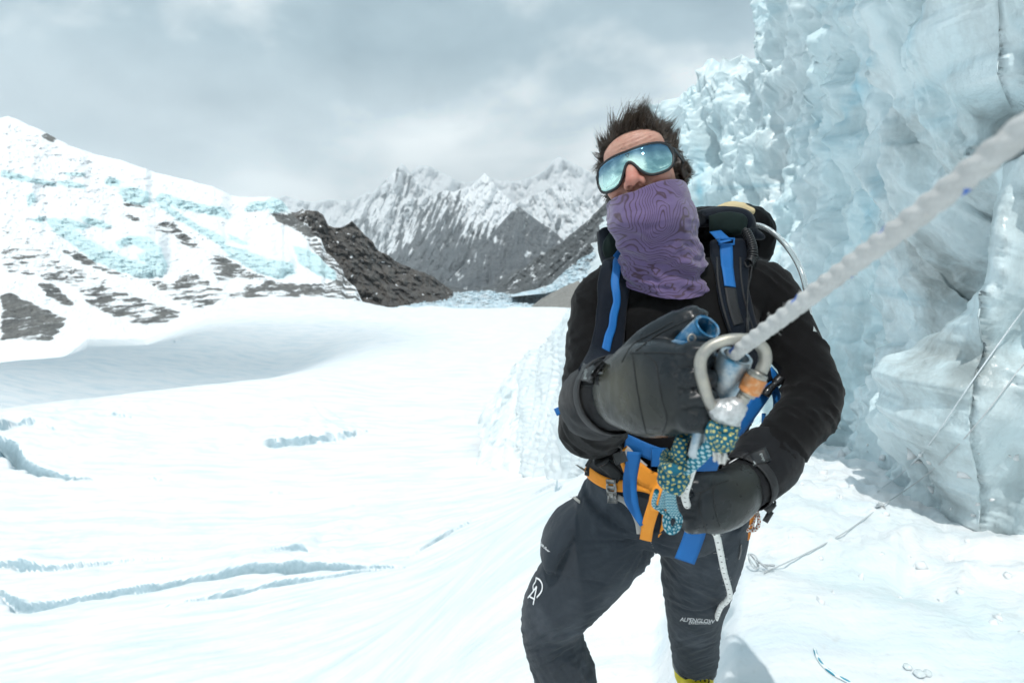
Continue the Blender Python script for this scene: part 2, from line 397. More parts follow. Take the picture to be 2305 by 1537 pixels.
# ---- the snow ground: one polar sheet round the photographer
BAS = [(0, -1.42), (1.58, -1.42), (1.85, -1.78), (2.4, -2.45), (4, -4.5), (7, -6.7), (10, -8.0), (16, -10.4), (20, -11.6), (25, -12.7), (32, -13.6), (60, -14.0), (100, -14.2), (400, -14.4)]
PIT = [(0, -1.42), (1.64, -1.42), (1.92, -1.85), (2.6, -2.6), (4, -3.3), (6, -3.5), (8, -4.2), (14, -7.0), (60, -14), (400, -14.4)]
BEN = [(0, -1.40), (2.2, -1.42), (4, -1.62), (6, -1.95), (8.5, -2.6), (14, -4.9), (20, -7.4), (28, -10.8), (40, -13.4), (60, -14.2), (400, -14.4)]
BAK = [(0, -1.42), (2, -1.35), (6, -0.5), (15, 2.5), (40, 9), (90, 16), (400, 40)]
FAR = [(-1500, 757), (100, 757), (165, 722), (300, 734), (400, 702), (470, 680), (560, 670), (700, 662), (780, 668), (850, 681), (930, 688), (1010, 690), (1290, 690), (1700, 690), (4000, 690)]
def ground_base(x, y):
    r = np.hypot(x, y); phi = np.arctan2(x, y)
    w = lerp(sstep(0.26, 0.42, phi), sstep(-0.50, 0.32, phi) * 0.55 + 0.45 * sstep(-0.20, 0.30, phi), sstep(3.5, 10.0, r))
    sm = lambda T: sum(interp(T, r * math.exp(k)) for k in np.linspace(-0.16, 0.16, 7)) / 7 if np.size(r) > 4000 else interp(T, r)
    low = lerp(np.where(r < 2.6, interp(BAS, r), sm(BAS)), np.where(r < 2.6, interp(PIT, r), sm(PIT)), sstep(-0.50, 0.20, phi) * sstep(14.0, 6.0, r))
    z = lerp(low, sm(BEN), w)
    bk = sstep(math.radians(62), math.radians(125), np.abs(phi))
    z = lerp(z, interp(BAK, r), bk)
    u = np.tan(np.clip(phi, -1.3, 1.3)); pxx = CX + F * u * 1.02
    # hollow on the left, and the far edge of the field
    dip = sstep(-0.22, -0.42, phi) * sstep(60, 76, r) * sstep(112, 90, r)
    z = z - 5.5 * dip * (1 - bk)
    rise = sstep(40, 60, r) * sstep(68, 60, r) * sstep(-0.2, -0.4, phi); z = z + 1.2 * rise * (1 - bk)
    fy = interp(FAR, pxx); yy = np.maximum(1.0, y); tan = (fy - 561.0) / F
    zf = -tan * 140 * (1 + 0 * yy)
    k = sstep(95, 140, r) * (1 - bk); z = lerp(z, zf, k)
    z = z - 26 * sstep(141, 175, r) * (1 - bk) * sstep(-1.2, -1.0, -np.abs(phi))
    # banked snow against the foot of the ice wall
    return z
def hit_ground(px, py):
    r = rays(px, py); r = r / np.hypot(r[0], r[1]); t = np.r_[np.linspace(1.0, 40, 800), np.linspace(40, 200, 1200)]
    zz = ground_base(r[0] * t, r[1] * t) - r[2] * t; i = int(np.argmax(zz > 0)); tt = t[i]
    return np.array([r[0] * tt, r[1] * tt])
CREV = [  # pixel line, lip height (photo px), trench depth factor
    ([(8, 1330), (60, 1350), (130, 1350), (230, 1332), (330, 1320), (450, 1304), (560, 1288), (660, 1283), (760, 1281), (905, 1277)], [6, 15, 13, 12, 12, 14, 22, 26, 15, 3], 1.0),
    ([(335, 1370), (400, 1355), (470, 1345), (520, 1335), (600, 1318), (700, 1302), (790, 1289), (915, 1275)], [2, 6, 9, 13, 12, 12, 9, 3], 1.0),
    ([(-60, 1278), (0, 1277), (60, 1280), (100, 1282), (160, 1275), (240, 1267), (330, 1256), (410, 1252)], [12, 14, 16, 10, 12, 9, 5, 2], 0.6),
    ([(918, 1258), (960, 1230), (1010, 1199), (1060, 1172), (1110, 1150)], [4, 10, 12, 9, 2], 0.8),
    ([(600, 1245), (650, 1248), (695, 1258)], [4, 22, 6], 0.5),
    ([(628, 994), (700, 989), (760, 982), (834, 967)], [16, 24, 22, 4], 0.3),
    ([(-40, 1000), (0, 1000), (30, 1012), (45, 1035), (70, 1050), (100, 1062), (150, 1074), (215, 1082)], [10, 10, 13, 14, 12, 9, 6, 1], 2.0),
    ([(-20, 985), (0, 978), (60, 962), (100, 968), (135, 982)], [14, 14, 12, 10, 3], 0.2),
    ([(-20, 1022), (0, 1020), (25, 1014), (45, 1030)], [10, 12, 10, 4], 2.5),
    ([(200, 938), (250, 930), (320, 945)], [2, 9, 2], 0.1),
    ([(290, 1076), (350, 1078), (460, 1096)], [1, 4, 1], 0.4),
    ([(560, 1106), (620, 1103), (660, 1103)], [1, 4, 1], 0.4),
    ([(765, 1130), (790, 1127), (802, 1130)], [1, 5, 1], 0.8),
    ([(1165, 1120), (1210, 1098), (1260, 1075), (1300, 1050)], [2, 8, 9, 3], 0.5),
    ([(385, 768), (405, 768), (425, 767)], [3, 9, 3], 0.1),
]
def build_ground():
    pyrow = np.r_[np.arange(1480, 1390, -2.5), np.arange(1390, 1230, -1.6), np.arange(1230, 1110, -2.2), np.arange(1110, 930, -1.8), np.arange(930, 676, -3.0)]
    rr = np.array([np.linalg.norm(hit_ground(600.0, p)) for p in pyrow]); rr = np.maximum.accumulate(rr)
    rb = np.r_[0.12, 0.4, 0.8, 1.1, 1.35, 1.5, 1.65, 1.75, 1.85, rr[rr > 1.5]]
    extra = np.r_[np.linspace(1.9, 14, 120), np.linspace(14, 60, 40), 125, 130, 134, 137, 140, 142, 145, 150, 160, 175, 210, 260]
    r = np.unique(np.round(np.r_[rb, extra], 3)); r = r[np.r_[True, np.diff(r) > 0.006]]
    ph = np.r_[np.linspace(-math.pi, -0.78, 70)[:-1], np.linspace(-0.78, 0.78, 600), np.linspace(0.78, math.pi, 70)[1:-1]]
    R, Ph = np.meshgrid(r, ph, indexing='ij'); X = R * np.sin(Ph); Y = R * np.cos(Ph); Z = ground_base(X, Y)
    P = np.stack([X, Y, Z], -1).reshape(-1, 3); rf = R.ravel(); phf = Ph.ravel()
    am = np.minimum(1.0, (rf / 14.0) ** 1.7); P[:, 2] -= 0.10 * sstep(1.75, 1.95, rf) * sstep(0.5, 0.3, phf); P[:, 2] += sstep(8, 20, rf) * sstep(70, 45, rf) * 0.28 * fbm(P * [0.10, 0.22, 0] + 30, 4)
    P[:, 2] += am * (0.55 * fbm(P * [0.035, 0.055, 0] + 3, 3) + 0.16 * fbm(P * [0.16, 0.3, 0] + 9, 4))
    sgr = P.copy(); a = 0.45; sgr[:, 0], sgr[:, 1] = P[:, 0] * math.cos(a) - P[:, 1] * math.sin(a), P[:, 0] * math.sin(a) + P[:, 1] * math.cos(a)
    P[:, 2] += 0.022 * fbm(sgr * [0.6, 3.0, 0], 4) * np.minimum(1, rf / 4)
    near = sstep(30, 6, rf) * sstep(0.10, 0.42, phf)                 # trodden, lumpy bench under the wall
    P[:, 2] += near * (0.13 * fbm(P * [1.4, 1.4, 0], 4, ridge=True) + 0.07 * fbm(P * [5, 5, 0] + 5, 4)) * sstep(1.6, 3.5, rf)
    P[:, 2] += 0.012 * fbm(P * [4, 4, 0], 3) * sstep(40, 5, rf)
    bkr = sstep(1.5, 2.2, np.abs(phf)) * sstep(4, 12, rf); P[:, 2] += bkr * (1.6 * fbm(P * [0.12, 0.12, 0] + 8, 5, ridge=True) + 1.2 * fbm(P * [0.05, 0.05, 0] + 18, 3)) * np.minimum(3, rf / 12)
    edge = sstep(128, 140, rf) * np.cos(np.clip(phf, -1.5, 1.5)); P[:, 2] += edge * 1.4 * fbm(P * [0.12, 0.05, 0] + 2, 4, ridge=False)
    ice = np.zeros(len(P)); wob = fbm(P * [0.7, 0.7, 0] + 11, 3)
    for line, hts, tr in CREV:
        L0 = np.array(line, float); n = 40; Q = dense(line, n); t = np.linspace(0, 1, len(hts)); hh = np.interp(np.linspace(0, 1, n), np.r_[0, np.cumsum(np.hypot(*np.diff(L0, axis=0).T))] / np.hypot(*np.diff(L0, axis=0).T).sum(), hts)
        G = np.array([hit_ground(*q) for q in Q]); D = np.hypot(G[:, 0], G[:, 1]); hm = hh / F * D * 1.0
        lo, hi = G.min(0) - 7, G.max(0) + 7
        idx = np.where((P[:, 0] > lo[0]) & (P[:, 0] < hi[0]) & (P[:, 1] > lo[1]) & (P[:, 1] < hi[1]))[0]
        if not len(idx): continue
        best = np.full(len(idx), 1e9); sg = np.zeros(len(idx)); hv = np.zeros(len(idx)); q = P[idx, :2]
        for i in range(n - 1):
            a, b = G[i], G[i + 1]; ab = b - a; tt = np.clip(((q - a) @ ab) / max(1e-9, ab @ ab), 0, 1); c = a + tt[:, None] * ab; dv = q - c; d = np.hypot(dv[:, 0], dv[:, 1])
            m = d < best; nrm = np.array([-ab[1], ab[0]]); nrm = nrm if nrm @ a > 0 else -nrm
            best = np.where(m, d, best); sg = np.where(m, np.sign(dv @ nrm), sg); hv = np.where(m, hm[i] + tt * (hm[i + 1] - hm[i]), hv)
            if i == 0: e0 = (tt == 0)
        s = best * sg + wob[idx] * hm.mean() * 0.9
        hv = hv * (1 + 0.9 * wob[idx])
        fade = sstep(3.0 * max(0.3, hm.max()), 0.0, best * (sg <= 0) ) 
        ww = 0.45 * hv + 0.02; up = np.where(s > -ww, np.exp(-np.maximum(s, 0) / (3.5 + 4 * hm.max())), 0.0) * sstep(-1, 0.3, s / ww)
        endd = np.minimum(np.hypot(*(q - G[0]).T), np.hypot(*(q - G[-1]).T))
        dz = hv * 0.75 * up - tr * hv * np.exp(-((s + hv * 0.45) / (hv * 0.45 + 0.02)) ** 2) * (best < 3)
        P[idx, 2] += dz; ice[idx] = np.maximum(ice[idx], sstep(2.2 * hv + 0.25, 0.6 * hv, best) * (hv > 0.02))
    glaze = sstep(0.46, 0.62, phf) * sstep(3.6, 2.0, rf) * (rf > 0.2) + 0.35 * sstep(0.3, 0.6, phf) * sstep(12, 4, rf)
    dirt_shade = 0.15 + 0.5 * sstep(0.0, 0.35, phf) * sstep(30, 10, rf)
    nr, nc = R.shape; Fq = gridfaces(nr, nc, True)[:, ::-1]
    V = np.vstack([P, [[0, 0, -1.42]]]); V[:, 2] += CAMZ
    fan = np.array([[len(P), k, (k + 1) % nc, (k + 2) % nc] for k in range(0, nc - 1, 2)]); faces = np.vstack([Fq, fan])
    me = mesh('snow_ground', V, faces, M_SNOW, True, None, {'ice': np.r_[ice, 0], 'glaze': np.r_[glaze, 0], 'dirt_shade': np.r_[dirt_shade, 0]})
    return obj('snow_ground', me, label='wide sunlit snowfield with thin crevasses', kind='structure'), V, faces
GROUND, G_V, G_F = build_ground()
def obj_bvh(o):
    dg = bpy.context.evaluated_depsgraph_get(); dg.update(); return BVHTree.FromObject(o, dg)
G_BVH = obj_bvh(GROUND)

# ---- the ice wall on the right
WPLAN = [(1085, 33), (1180, 31), (1280, 24.5), (1400, 16.5), (1500, 12.8), (1560, 11.4), (1680, 10.2), (1780, 9.2), (1880, 8.0), (1960, 6.6), (2040, 5.3), (2110, 4.3), (2200, 3.75), (2305, 3.35), (2500, 3.05), (2800, 2.7), (3400, 2.25), (4600, 1.75), (9000, 1.0)]
WTOP = [(1085, 945), (1110, 905), (1150, 850), (1200, 800), (1280, 735), (1400, 560), (1500, 330), (1540, 250), (1560, 232), (1585, 205), (1612, 203), (1630, 212), (1640, 172), (1655, 160), (1668, 178), (1680, 192), (1690, 152), (1715, 140), (1740, 160), (1752, 150), (1758, 95), (1765, 60), (1785, 25), (1815, -10), (1850, -60), (1950, -190), (2100, -430), (2305, -800), (2800, -1300), (4600, -3000), (9000, -6000)]
def build_wall():
    pc = np.r_[np.linspace(1085, 1290, 70), np.linspace(1290, 1540, 40)[1:], np.linspace(1540, 2320, 430)[1:], np.linspace(2320, 4600, 70)[1:], np.linspace(4600, 9000, 30)[1:]]
    nr = 440
    Yb = interp(WPLAN, pc); topy = interp(WTOP, pc)
    u = (pc - CX) / F
    Xb = u * Yb * 1.0; zb = ground_base(Xb, Yb) - 0.6
    lean = 1.0 + 0.30 * sstep(1500, 1800, pc) + 0.10
    Yt = Yb * (1.20 - 0.20 * sstep(1850, 2150, pc))
    top = np.stack([CYD(pc[i], max(topy[i], -700 if pc[i] < 2400 else topy[i]), Yt[i]) for i in range(len(pc))])
    top[:, 2] -= CAMZ
    hcap = np.minimum(top[:, 2], 5.6 + 0.8 * np.sin(pc / 90)); top[:, 2] = np.where(pc > 1830, np.maximum(hcap, 3.0), top[:, 2])
    bot = np.stack([Xb, Yb, zb], -1)
    ov = 0.45 * sstep(1950, 2200, pc); tg = unit(np.gradient(bot[:, :2], axis=0)); nn_ = np.stack([tg[:, 1], -tg[:, 0]], -1); nn_ = np.where((nn_ * bot[:, :2]).sum(1, keepdims=True) > 0, -nn_, nn_); top[:, :2] += nn_ * ov[:, None]
    # cross-section: steep, leaning back more near the crest
    tv = np.minimum(0.93, (0.50 * Yb - zb) / (top[:, 2] - zb)); T = np.vstack([np.linspace(0, 1, 400)[:, None] * tv[None], tv[None] + (1 - tv[None]) * np.linspace(0, 1, 41)[1:, None]]); K = np.repeat(np.arange(len(pc))[None], nr, 0); tt = T.ravel(); kk = K.ravel()
    hs = tt ** 0.98; ho = 0.55 * tt + 0.45 * tt ** 2.2
    P = bot[kk].copy(); d = top[kk] - bot[kk]; P[:, :2] += d[:, :2] * ho[:, None]; P[:, 2] += d[:, 2] * hs
    tang = unit(np.gradient(bot[:, :2], axis=0)); nrm = np.stack([tang[:, 1], -tang[:, 0]], -1); nrm = np.where((nrm * bot[:, :2]).sum(1, keepdims=True) > 0, -nrm, nrm)
    N3 = np.c_[nrm[kk], np.full(len(kk), 0.15)]; N3 = unit(N3)
    px = pc[kk]; qx, qy, _ = proj(P + [0, 0, CAMZ])
    dist = np.hypot(P[:, 0], P[:, 1]); sc = np.clip(dist / 9.0, 0.36, 1.6)
    S = P.copy(); big = fbm(S * [0.42, 0.42, 0.22] + 4, 4)
    flute = fbm(S * [1.5, 1.5, 0.28] + 20, 4, ridge=True)
    d1, d2 = worley(S * [1.6, 1.6, 0.85] + 0.5 * np.stack([fbm(S * 0.9 + 3, 2), fbm(S * 0.9 + 13, 2), fbm(S * 0.9 + 23, 2)], -1) * 1.4)
    e1, e2 = worley(S * [4.4, 4.4, 2.8] + 0.4 * np.stack([fbm(S * 2.2 + 3, 2), fbm(S * 2.2 + 13, 2), fbm(S * 2.2 + 23, 2)], -1), 5)
    fine = fbm(S * [7, 7, 4.5], 4)
    env = sstep(0.0, 0.06, tt)
    farw = sstep(1700, 1550, qx); lowl = sstep(1360, 1280, px)
    wp = S + 0.35 * np.stack([fbm(S * 1.3 + 51, 3), fbm(S * 1.3 + 61, 3), fbm(S * 1.3 + 71, 3)], -1)
    crag = fbm(wp * [0.9, 0.9, 0.42] + 40, 5, 0.52, ridge=True)
    disp = 0.85 * sc * big + 0.22 * sc * flute + 0.42 * sc * crag + (0.40 - 0.22 * farw) * sc * (d1 - 0.5) + 0.15 * sc ** 0.5 * (1 - 0.4 * farw) * (e1 - 0.45) + 0.09 * sc ** 0.5 * fine + 0.035 * fbm(S * [15, 15, 10] + 6, 3)
    icicle = 0.60 * fbm(S * [0.8, 0.8, 0.10] + 31, 3, ridge=True) + 0.10 * fbm(S * [2.6, 2.6, 0.18] + 33, 3, ridge=True) + 0.9 * fbm(S * [0.25, 0.25, 0.2], 2)
    nearw = sstep(8.0, 4.0, dist); g1, g2 = worley(wp * [3.0, 3.0, 2.0] + 5, 9)
    disp += nearw * (0.20 * (g1 - 0.45) + 0.10 * (e1 - 0.45) + 0.10 * fbm(wp * [2.6, 2.6, 1.6] + 80, 4, ridge=True))
    disp = lerp(disp, icicle, lowl)
    # diagonal breaks running up to the right
    dg = fbm(np.c_[(qx * 0.75 + qy * 0.95) / 70.0, (qx - qy) / 420.0, 0 * qx], 3); disp += 0.30 * sc * np.tanh(dg * 5) * 0.35 * sstep(1500, 1650, qx) * sstep(2100, 1900, qx)
    # the shaded hollow and the buttress in front of it
    def blob(cx, cy, rx, ry, rot=0.0):
        a = (qx - cx); b = (qy - cy); c_, s_ = math.cos(rot), math.sin(rot); a, b = a * c_ + b * s_, -a * s_ + b * c_
        return np.exp(-((a / rx) ** 2 + (b / ry) ** 2) ** 1.5)
    disp -= 1.25 * blob(2135, 660, 85, 195, 0.18)
    disp += 0.35 * blob(2230, 900, 130, 150) + 0.25 * blob(2270, 640, 70, 160)
    disp -= 0.55 * blob(1955, 500, 16, 120, 0.30)
    disp -= 0.5 * blob(2280, 300, 60, 60)
    disp -= 0.9 * blob(1575, 470, 14, 120) + 0.5 * blob(1640, 330, 10, 90)
    P += N3 * (disp * env)[:, None]
    # ragged crest
    cr_ = sstep(0.86, 1.0, tt) * (pc[kk] < 1840); jag = fbm(np.c_[pc[kk] / 9.0, 0 * kk, 0 * kk], 3) * 0.5 + 0.5 * fbm(np.c_[pc[kk] / 31.0, 0 * kk + 3, 0 * kk], 2)
    P[:, 2] += cr_ * jag * 0.55
    nc = len(pc); last = P[-nc:].copy(); rows = [P]
    # the glacier goes on behind the crest
    for k, (b, dz) in enumerate([(0.25, -0.05), (0.9, -0.1), (2.5, 0.1), (6, 0.5), (14, -1.0), (16, -14)]):
        q = last.copy(); q[:, :2] -= nrm * b * np.clip(Yb / 12, 0.5, 1.4)[:, None]; q[:, 2] = last[:, 2] + dz
        sm = np.convolve(np.pad(q[:, 2], 12, 'edge'), np.ones(25) / 25, 'valid'); q[:, 2] = lerp(q[:, 2], sm, min(1, b / 2.0)); rows.append(q)
    V = np.vstack(rows); V[:, 2] += CAMZ; nr2 = nr + 6
    Fq = gridfaces(nr2, nc)
    n0 = normals(V, Fq); 
    if (n0[nr // 2 * nc + 300, :2] @ nrm[300]) < 0: Fq = Fq[:, ::-1]
    qx2, qy2, _ = proj(V)
    dirt_shade = sstep(1800, 2100, qx2) * 0.50 + 0.12 + 0.9 * np.exp(-(((qx2 - 2130) / 95) ** 2 + ((qy2 - 660) / 210) ** 2)) + 0.35 * np.exp(-(((qx2 - 1900) / 120) ** 2 + ((qy2 - 840) / 90) ** 2)); deep = np.zeros(len(V))  # grey debris ice, plus shade painted over the hollow and the right side
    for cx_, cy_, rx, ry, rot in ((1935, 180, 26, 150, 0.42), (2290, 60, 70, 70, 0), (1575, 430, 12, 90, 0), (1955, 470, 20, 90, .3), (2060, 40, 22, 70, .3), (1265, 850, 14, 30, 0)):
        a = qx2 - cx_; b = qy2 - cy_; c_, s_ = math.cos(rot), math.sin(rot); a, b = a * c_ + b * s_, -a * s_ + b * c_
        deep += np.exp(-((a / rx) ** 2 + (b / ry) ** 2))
    me = mesh('ice_wall', V, Fq, M_WALL, True, None, {'dirt_shade': np.clip(dirt_shade, 0, 1), 'deep': np.clip(deep, 0, 1), 'pale': sstep(1450, 1330, qx2)})
    return obj('ice_wall', me, label='tall fluted wall of pale blue glacier ice on the right', cat='ice wall'), V, Fq
WALL, W_V, W_F = build_wall()

# ---- mountains
def inpoly(px, py, poly):
    q = np.array(poly, float); r = np.zeros(len(px), bool); j = len(q) - 1
    for i in range(len(q)):
        c = ((q[i, 1] > py) != (q[j, 1] > py)) & (px < (q[j, 0] - q[i, 0]) * (py - q[i, 1]) / (q[j, 1] - q[i, 1] + 1e-12) + q[i, 0]); r ^= c; j = i
    return r.astype(float)
def blur(A, k):
    for ax in (0, 1):
        for _ in range(2):
            w = np.ones(2 * k + 1) / (2 * k + 1); A = np.apply_along_axis(lambda v: np.convolve(np.pad(v, k, 'edge'), w, 'valid'), ax, A)
    return A
def relief(name, ridge, base, Yb, Yr, nc, nr, jag=6.0, jagscale=40.0, dyn=None, rate=None, masks=None, mat=None, label=None, seed=0, power=1.0, cat='mountain', kind=None, back=0.35):
    """a mountain face laid out by its skyline and foot, with real depth from foot (Yb) to skyline (Yr) and a back slope"""
    x0, x1 = ridge[0][0], ridge[-1][0]; pc = np.linspace(x0, x1, nc)
    rid = interp(ridge, pc) + jag * fbm(np.c_[pc / jagscale, 0 * pc + seed, 0 * pc], 5, 0.55, seed=seed) * 1.6
    bas = interp(base, pc) if not np.isscalar(base) else np.full(nc, float(base)); bas = np.maximum(bas, rid + 2)
    t = np.linspace(0, 1, nr); T = np.repeat(t[:, None], nc, 1); PX = np.repeat(pc[None], nr, 0); PY = lerp(bas[None], rid[None], T)
    Rt = None if rate is None else rate(PX, PY, T)
    Cm = T.copy()
    if rate is not None:
        off = np.zeros(nc); acc = np.zeros_like(T)
        for i in range(nr): off = off * 0.975 + Rt[i] / nr; acc[i] = off
        w = np.hanning(13); w /= w.sum(); acc = np.stack([np.convolve(np.pad(v, 6, 'edge'), w, 'valid') for v in acc]); Cm = np.clip(Cm - acc, 0, 1)
    Yb_ = interp(Yb, pc)[None] if not np.isscalar(Yb) else Yb; Yr_ = interp(Yr, pc)[None] if not np.isscalar(Yr) else Yr
    Yd = lerp(Yb_, Yr_, Cm ** power)
    if dyn is not None: Yd = Yd * (1 + dyn(PX, PY, T) * sstep(0, 0.05, T) * (1 - 0.6 * sstep(0.93, 1.0, T)))
    V = CYD(PX.ravel(), PY.ravel(), Yd.ravel())
    top = V[-nc:].copy(); rows = [V]
    for k in (0.12, 0.45, 1.0):
        q = top.copy(); y = top[:, 1] * (1 + back * k); q[:, 0] = top[:, 0] * (1 + back * k); q[:, 1] = y; q[:, 2] = top[:, 2] - np.maximum(top[:, 2] - V[:nc, 2], 0.08 * top[:, 1]) * (0.05 + 0.95 * k); rows.append(q)
    V2 = np.vstack(rows); Fq = gridfaces(nr + 3, nc)
    at = {'rock': np.zeros(len(V2)), 'ice': np.zeros(len(V2))}
    if masks is not None:
        for k, a in masks(PX, PY, T, normals(V2, Fq)[:nr * nc].reshape(nr, nc, 3)).items(): at[k] = np.r_[a.ravel(), np.tile(a[-1], 3)]
    me = mesh(name, V2, Fq, mat, True, None, at)
    return obj(name, me, label=label, cat=cat, kind=kind)
def F3(a, b, c, **k):
    s = a.shape; return fbm(np.c_[a.ravel(), b.ravel(), (np.zeros(a.size) + c if np.isscalar(c) else c.ravel())], **k).reshape(s)

K = 0.39046
def cp(*pts): return [(x * K, 220 + y * K) for x, y in pts]      # points read off an enlarged crop of the photograph
CLIFFS = [cp((262, 700), (330, 690), (400, 735), (520, 825), (680, 905), (800, 955), (965, 955), (965, 1000), (935, 1032), (830, 1042), (680, 1002), (520, 932), (400, 832), (300, 770)),
          cp((890, 590), (925, 545), (985, 625), (1020, 655), (1150, 735), (1290, 800), (1300, 850), (1400, 870), (1550, 930), (1690, 955), (1700, 1015), (1600, 1050), (1450, 992), (1330, 925), (1270, 852), (1120, 765), (1000, 690), (930, 640)),
          cp((690, 520), (760, 510), (860, 545), (860, 632), (720, 605), (690, 560)),
          cp((0, 415), (80, 430), (190, 460), (320, 490), (325, 508), (230, 500), (60, 470), (0, 455)),
          cp((325, 480), (400, 478), (500, 505), (490, 528), (400, 515), (330, 500)),
          cp((600, 470), (640, 455), (700, 480), (690, 515), (610, 505)),
          cp((925, 545), (1060, 590), (1200, 620), (1300, 630), (1340, 700), (1230, 680), (1080, 650), (1000, 630)),
          cp((1535, 585), (1600, 570), (1640, 600), (1680, 650), (1640, 660), (1550, 665)),
          cp((1690, 850), (1800, 880), (1860, 940), (1940, 1010), (1930, 1055), (1840, 1030), (1720, 950)),
          cp((460, 680), (560, 700), (660, 745), (600, 755), (480, 720)), cp((290, 705), (380, 690), (520, 740), (480, 765), (330, 750)),
          cp((660, 830), (740, 795), (850, 800), (930, 870), (965, 960), (880, 960), (800, 940), (780, 900), (840, 890), (760, 840), (690, 870)),
          cp((180, 700), (260, 680), (250, 720), (190, 720)), cp((150, 560), (200, 540), (210, 600), (160, 640)), cp((360, 430), (500, 430), (480, 460), (380, 450)), cp((1310, 780), (1440, 840), (1400, 850), (1320, 820)), cp((1440, 600), (1540, 590), (1530, 650), (1400, 660))]
ROCKS = [(cp((0, 1130), (60, 1120), (200, 1190), (390, 1270), (380, 1300), (300, 1400), (0, 1400)), 0.80),
         (cp((200, 1060), (330, 1080), (430, 1190), (400, 1220), (270, 1150)), 0.75),
         (cp((430, 1100), (600, 1080), (760, 1130), (1070, 1240), (1060, 1260), (930, 1310), (760, 1310), (640, 1260), (500, 1190)), 0.54),
         (cp((820, 1050), (1000, 1060), (1080, 980), (1190, 1050), (1300, 1110), (1900, 1060), (1990, 1110), (1900, 1150), (1500, 1150), (1300, 1160), (1180, 1220), (1040, 1200), (900, 1100)), 0.52),
         (cp((340, 880), (420, 860), (560, 950), (700, 1010), (820, 1045), (700, 1040), (560, 990), (420, 940)), 0.62),
         (cp((0, 740), (130, 800), (330, 920), (400, 1060), (300, 1000), (150, 930), (0, 830)), 0.36),
         (cp((0, 850), (400, 960), (700, 1060), (500, 1100), (200, 1050), (0, 1000)), 0.42),
         (cp((700, 650), (800, 690), (810, 725), (720, 700)), 0.7), (cp((890, 720), (1000, 710), (1080, 790), (1170, 870), (1100, 880), (1000, 800), (890, 770)), 0.58),
         (cp((1200, 890), (1330, 930), (1450, 1000), (1600, 1060), (1560, 1075), (1400, 1040), (1260, 960)), 0.62), (cp((1150, 880), (1250, 940), (1400, 1060), (1250, 1060)), 0.5),
         (cp((1540, 655), (1700, 660), (1760, 720), (1900, 730), (1900, 810), (1760, 800), (1700, 760), (1600, 720)), 0.75),
         (cp((230, 215), (290, 200), (330, 235), (310, 255), (235, 235)), 0.8), (cp((300, 260), (345, 285), (335, 297), (305, 275)), 0.7), (cp((330, 235), (470, 290), (460, 298), (340, 250)), 0.5), (cp((700, 600), (860, 625), (840, 640), (720, 625)), 0.8),
         (cp((1400, 1080), (1700, 1060), (1900, 1080), (1930, 1130), (1700, 1150), (1400, 1150)), 0.62), ([(640, 470), (690, 505), (735, 560), (790, 630), (835, 705), (800, 700), (760, 640), (720, 590), (680, 530)], 0.55), ([(760, 600), (830, 690), (820, 730), (700, 700)], 0.5)]
M_LEFT = mountain_mat('snowy_slope', (0.13, 0.135, 0.135), (0.27, 0.265, 0.25), 0.06, fl=(0.5, 0.5, 1.9), rot=(0, 0.55, 0))
def left_rate(PX, PY, T):
    b = np.zeros(PX.shape); wx = PX + 5 * F3(PX / 14, PY / 14, 1.0, octv=3); wy = PY + 5 * F3(PX / 14, PY / 14, 8.0, octv=3)
    for p in CLIFFS: b = np.maximum(b, inpoly(wx.ravel(), wy.ravel(), p).reshape(b.shape))
    left_rate.b = b
    return 0.95 * b - 0.25 * F3(PX / 60, PY / 30, 2.0, octv=4) * (1 - b)
def left_masks(PX, PY, T, Nn):
    r = np.zeros(PX.shape); wx = PX + 9 * F3(PX / 22, PY / 12, 3.0, octv=4); wy = PY + 7 * F3(PX / 22, PY / 12, 9.0, octv=4)
    for p, v in ROCKS: r = np.maximum(r, v * inpoly(wx.ravel(), wy.ravel(), p).reshape(r.shape))
    r = blur(r, 2) * (1 - left_rate.b * 0.9)
    ib = np.maximum(blur(left_rate.b, 1), 0.75 * blur(left_rate.b, 6)) + 0.10 * sstep(0.05, 0.4, F3(PX / 60, PY / 24, 31.0, octv=4)) * sstep(0.88, 0.7, T)
    return {'rock': r * 0.95, 'ice': np.clip(ib, 0, 1)}
def left_dyn(PX, PY, T): return 0.022 * F3(PX / 46, PY / 22, 5.0, octv=6, gain=0.55) + 0.006 * F3(PX / 9, PY / 7, 5.0, octv=4, ridge=True) + 0.005 * left_rate.b * F3(PX / 16, PY / 30, 15.0, octv=3)
LEFT_RIDGE = [(-700, 90), (-350, 160), (-60, 275), (0, 266), (18, 261), (45, 272), (100, 297), (150, 325), (210, 346), (270, 360), (350, 388), (430, 407), (480, 420), (520, 440), (560, 445), (610, 443), (635, 452), (655, 478), (668, 494), (690, 506), (700, 526), (722, 538), (733, 566), (748, 578), (770, 606), (778, 628), (800, 646), (812, 672), (830, 700)]
relief('snow_mountain', LEFT_RIDGE, [(-700, 830), (0, 800), (300, 770), (705, 725), (830, 722)], [(-700, 185), (830, 215)], [(-700, 640), (0, 620), (640, 520), (830, 290)], 640, 330, 2.0, 26, left_dyn, left_rate, left_masks, M_LEFT, 'snow slope with blue hanging glaciers and grey rock streaks at left', 3)
M_RIDGE = mountain_mat('brown_rock', (0.10, 0.095, 0.092), (0.19, 0.17, 0.15), 0.035, fl=(1, 1, 0.6))
RR = [(560, 640), (610, 560), (640, 520), (655, 478), (668, 478), (680, 472), (700, 474), (716, 476), (728, 484), (738, 508), (752, 512), (772, 512), (786, 502), (792, 498), (800, 506), (822, 530), (840, 545), (848, 562), (875, 575), (890, 588), (930, 606), (950, 612), (975, 622), (1000, 642), (1020, 655)]
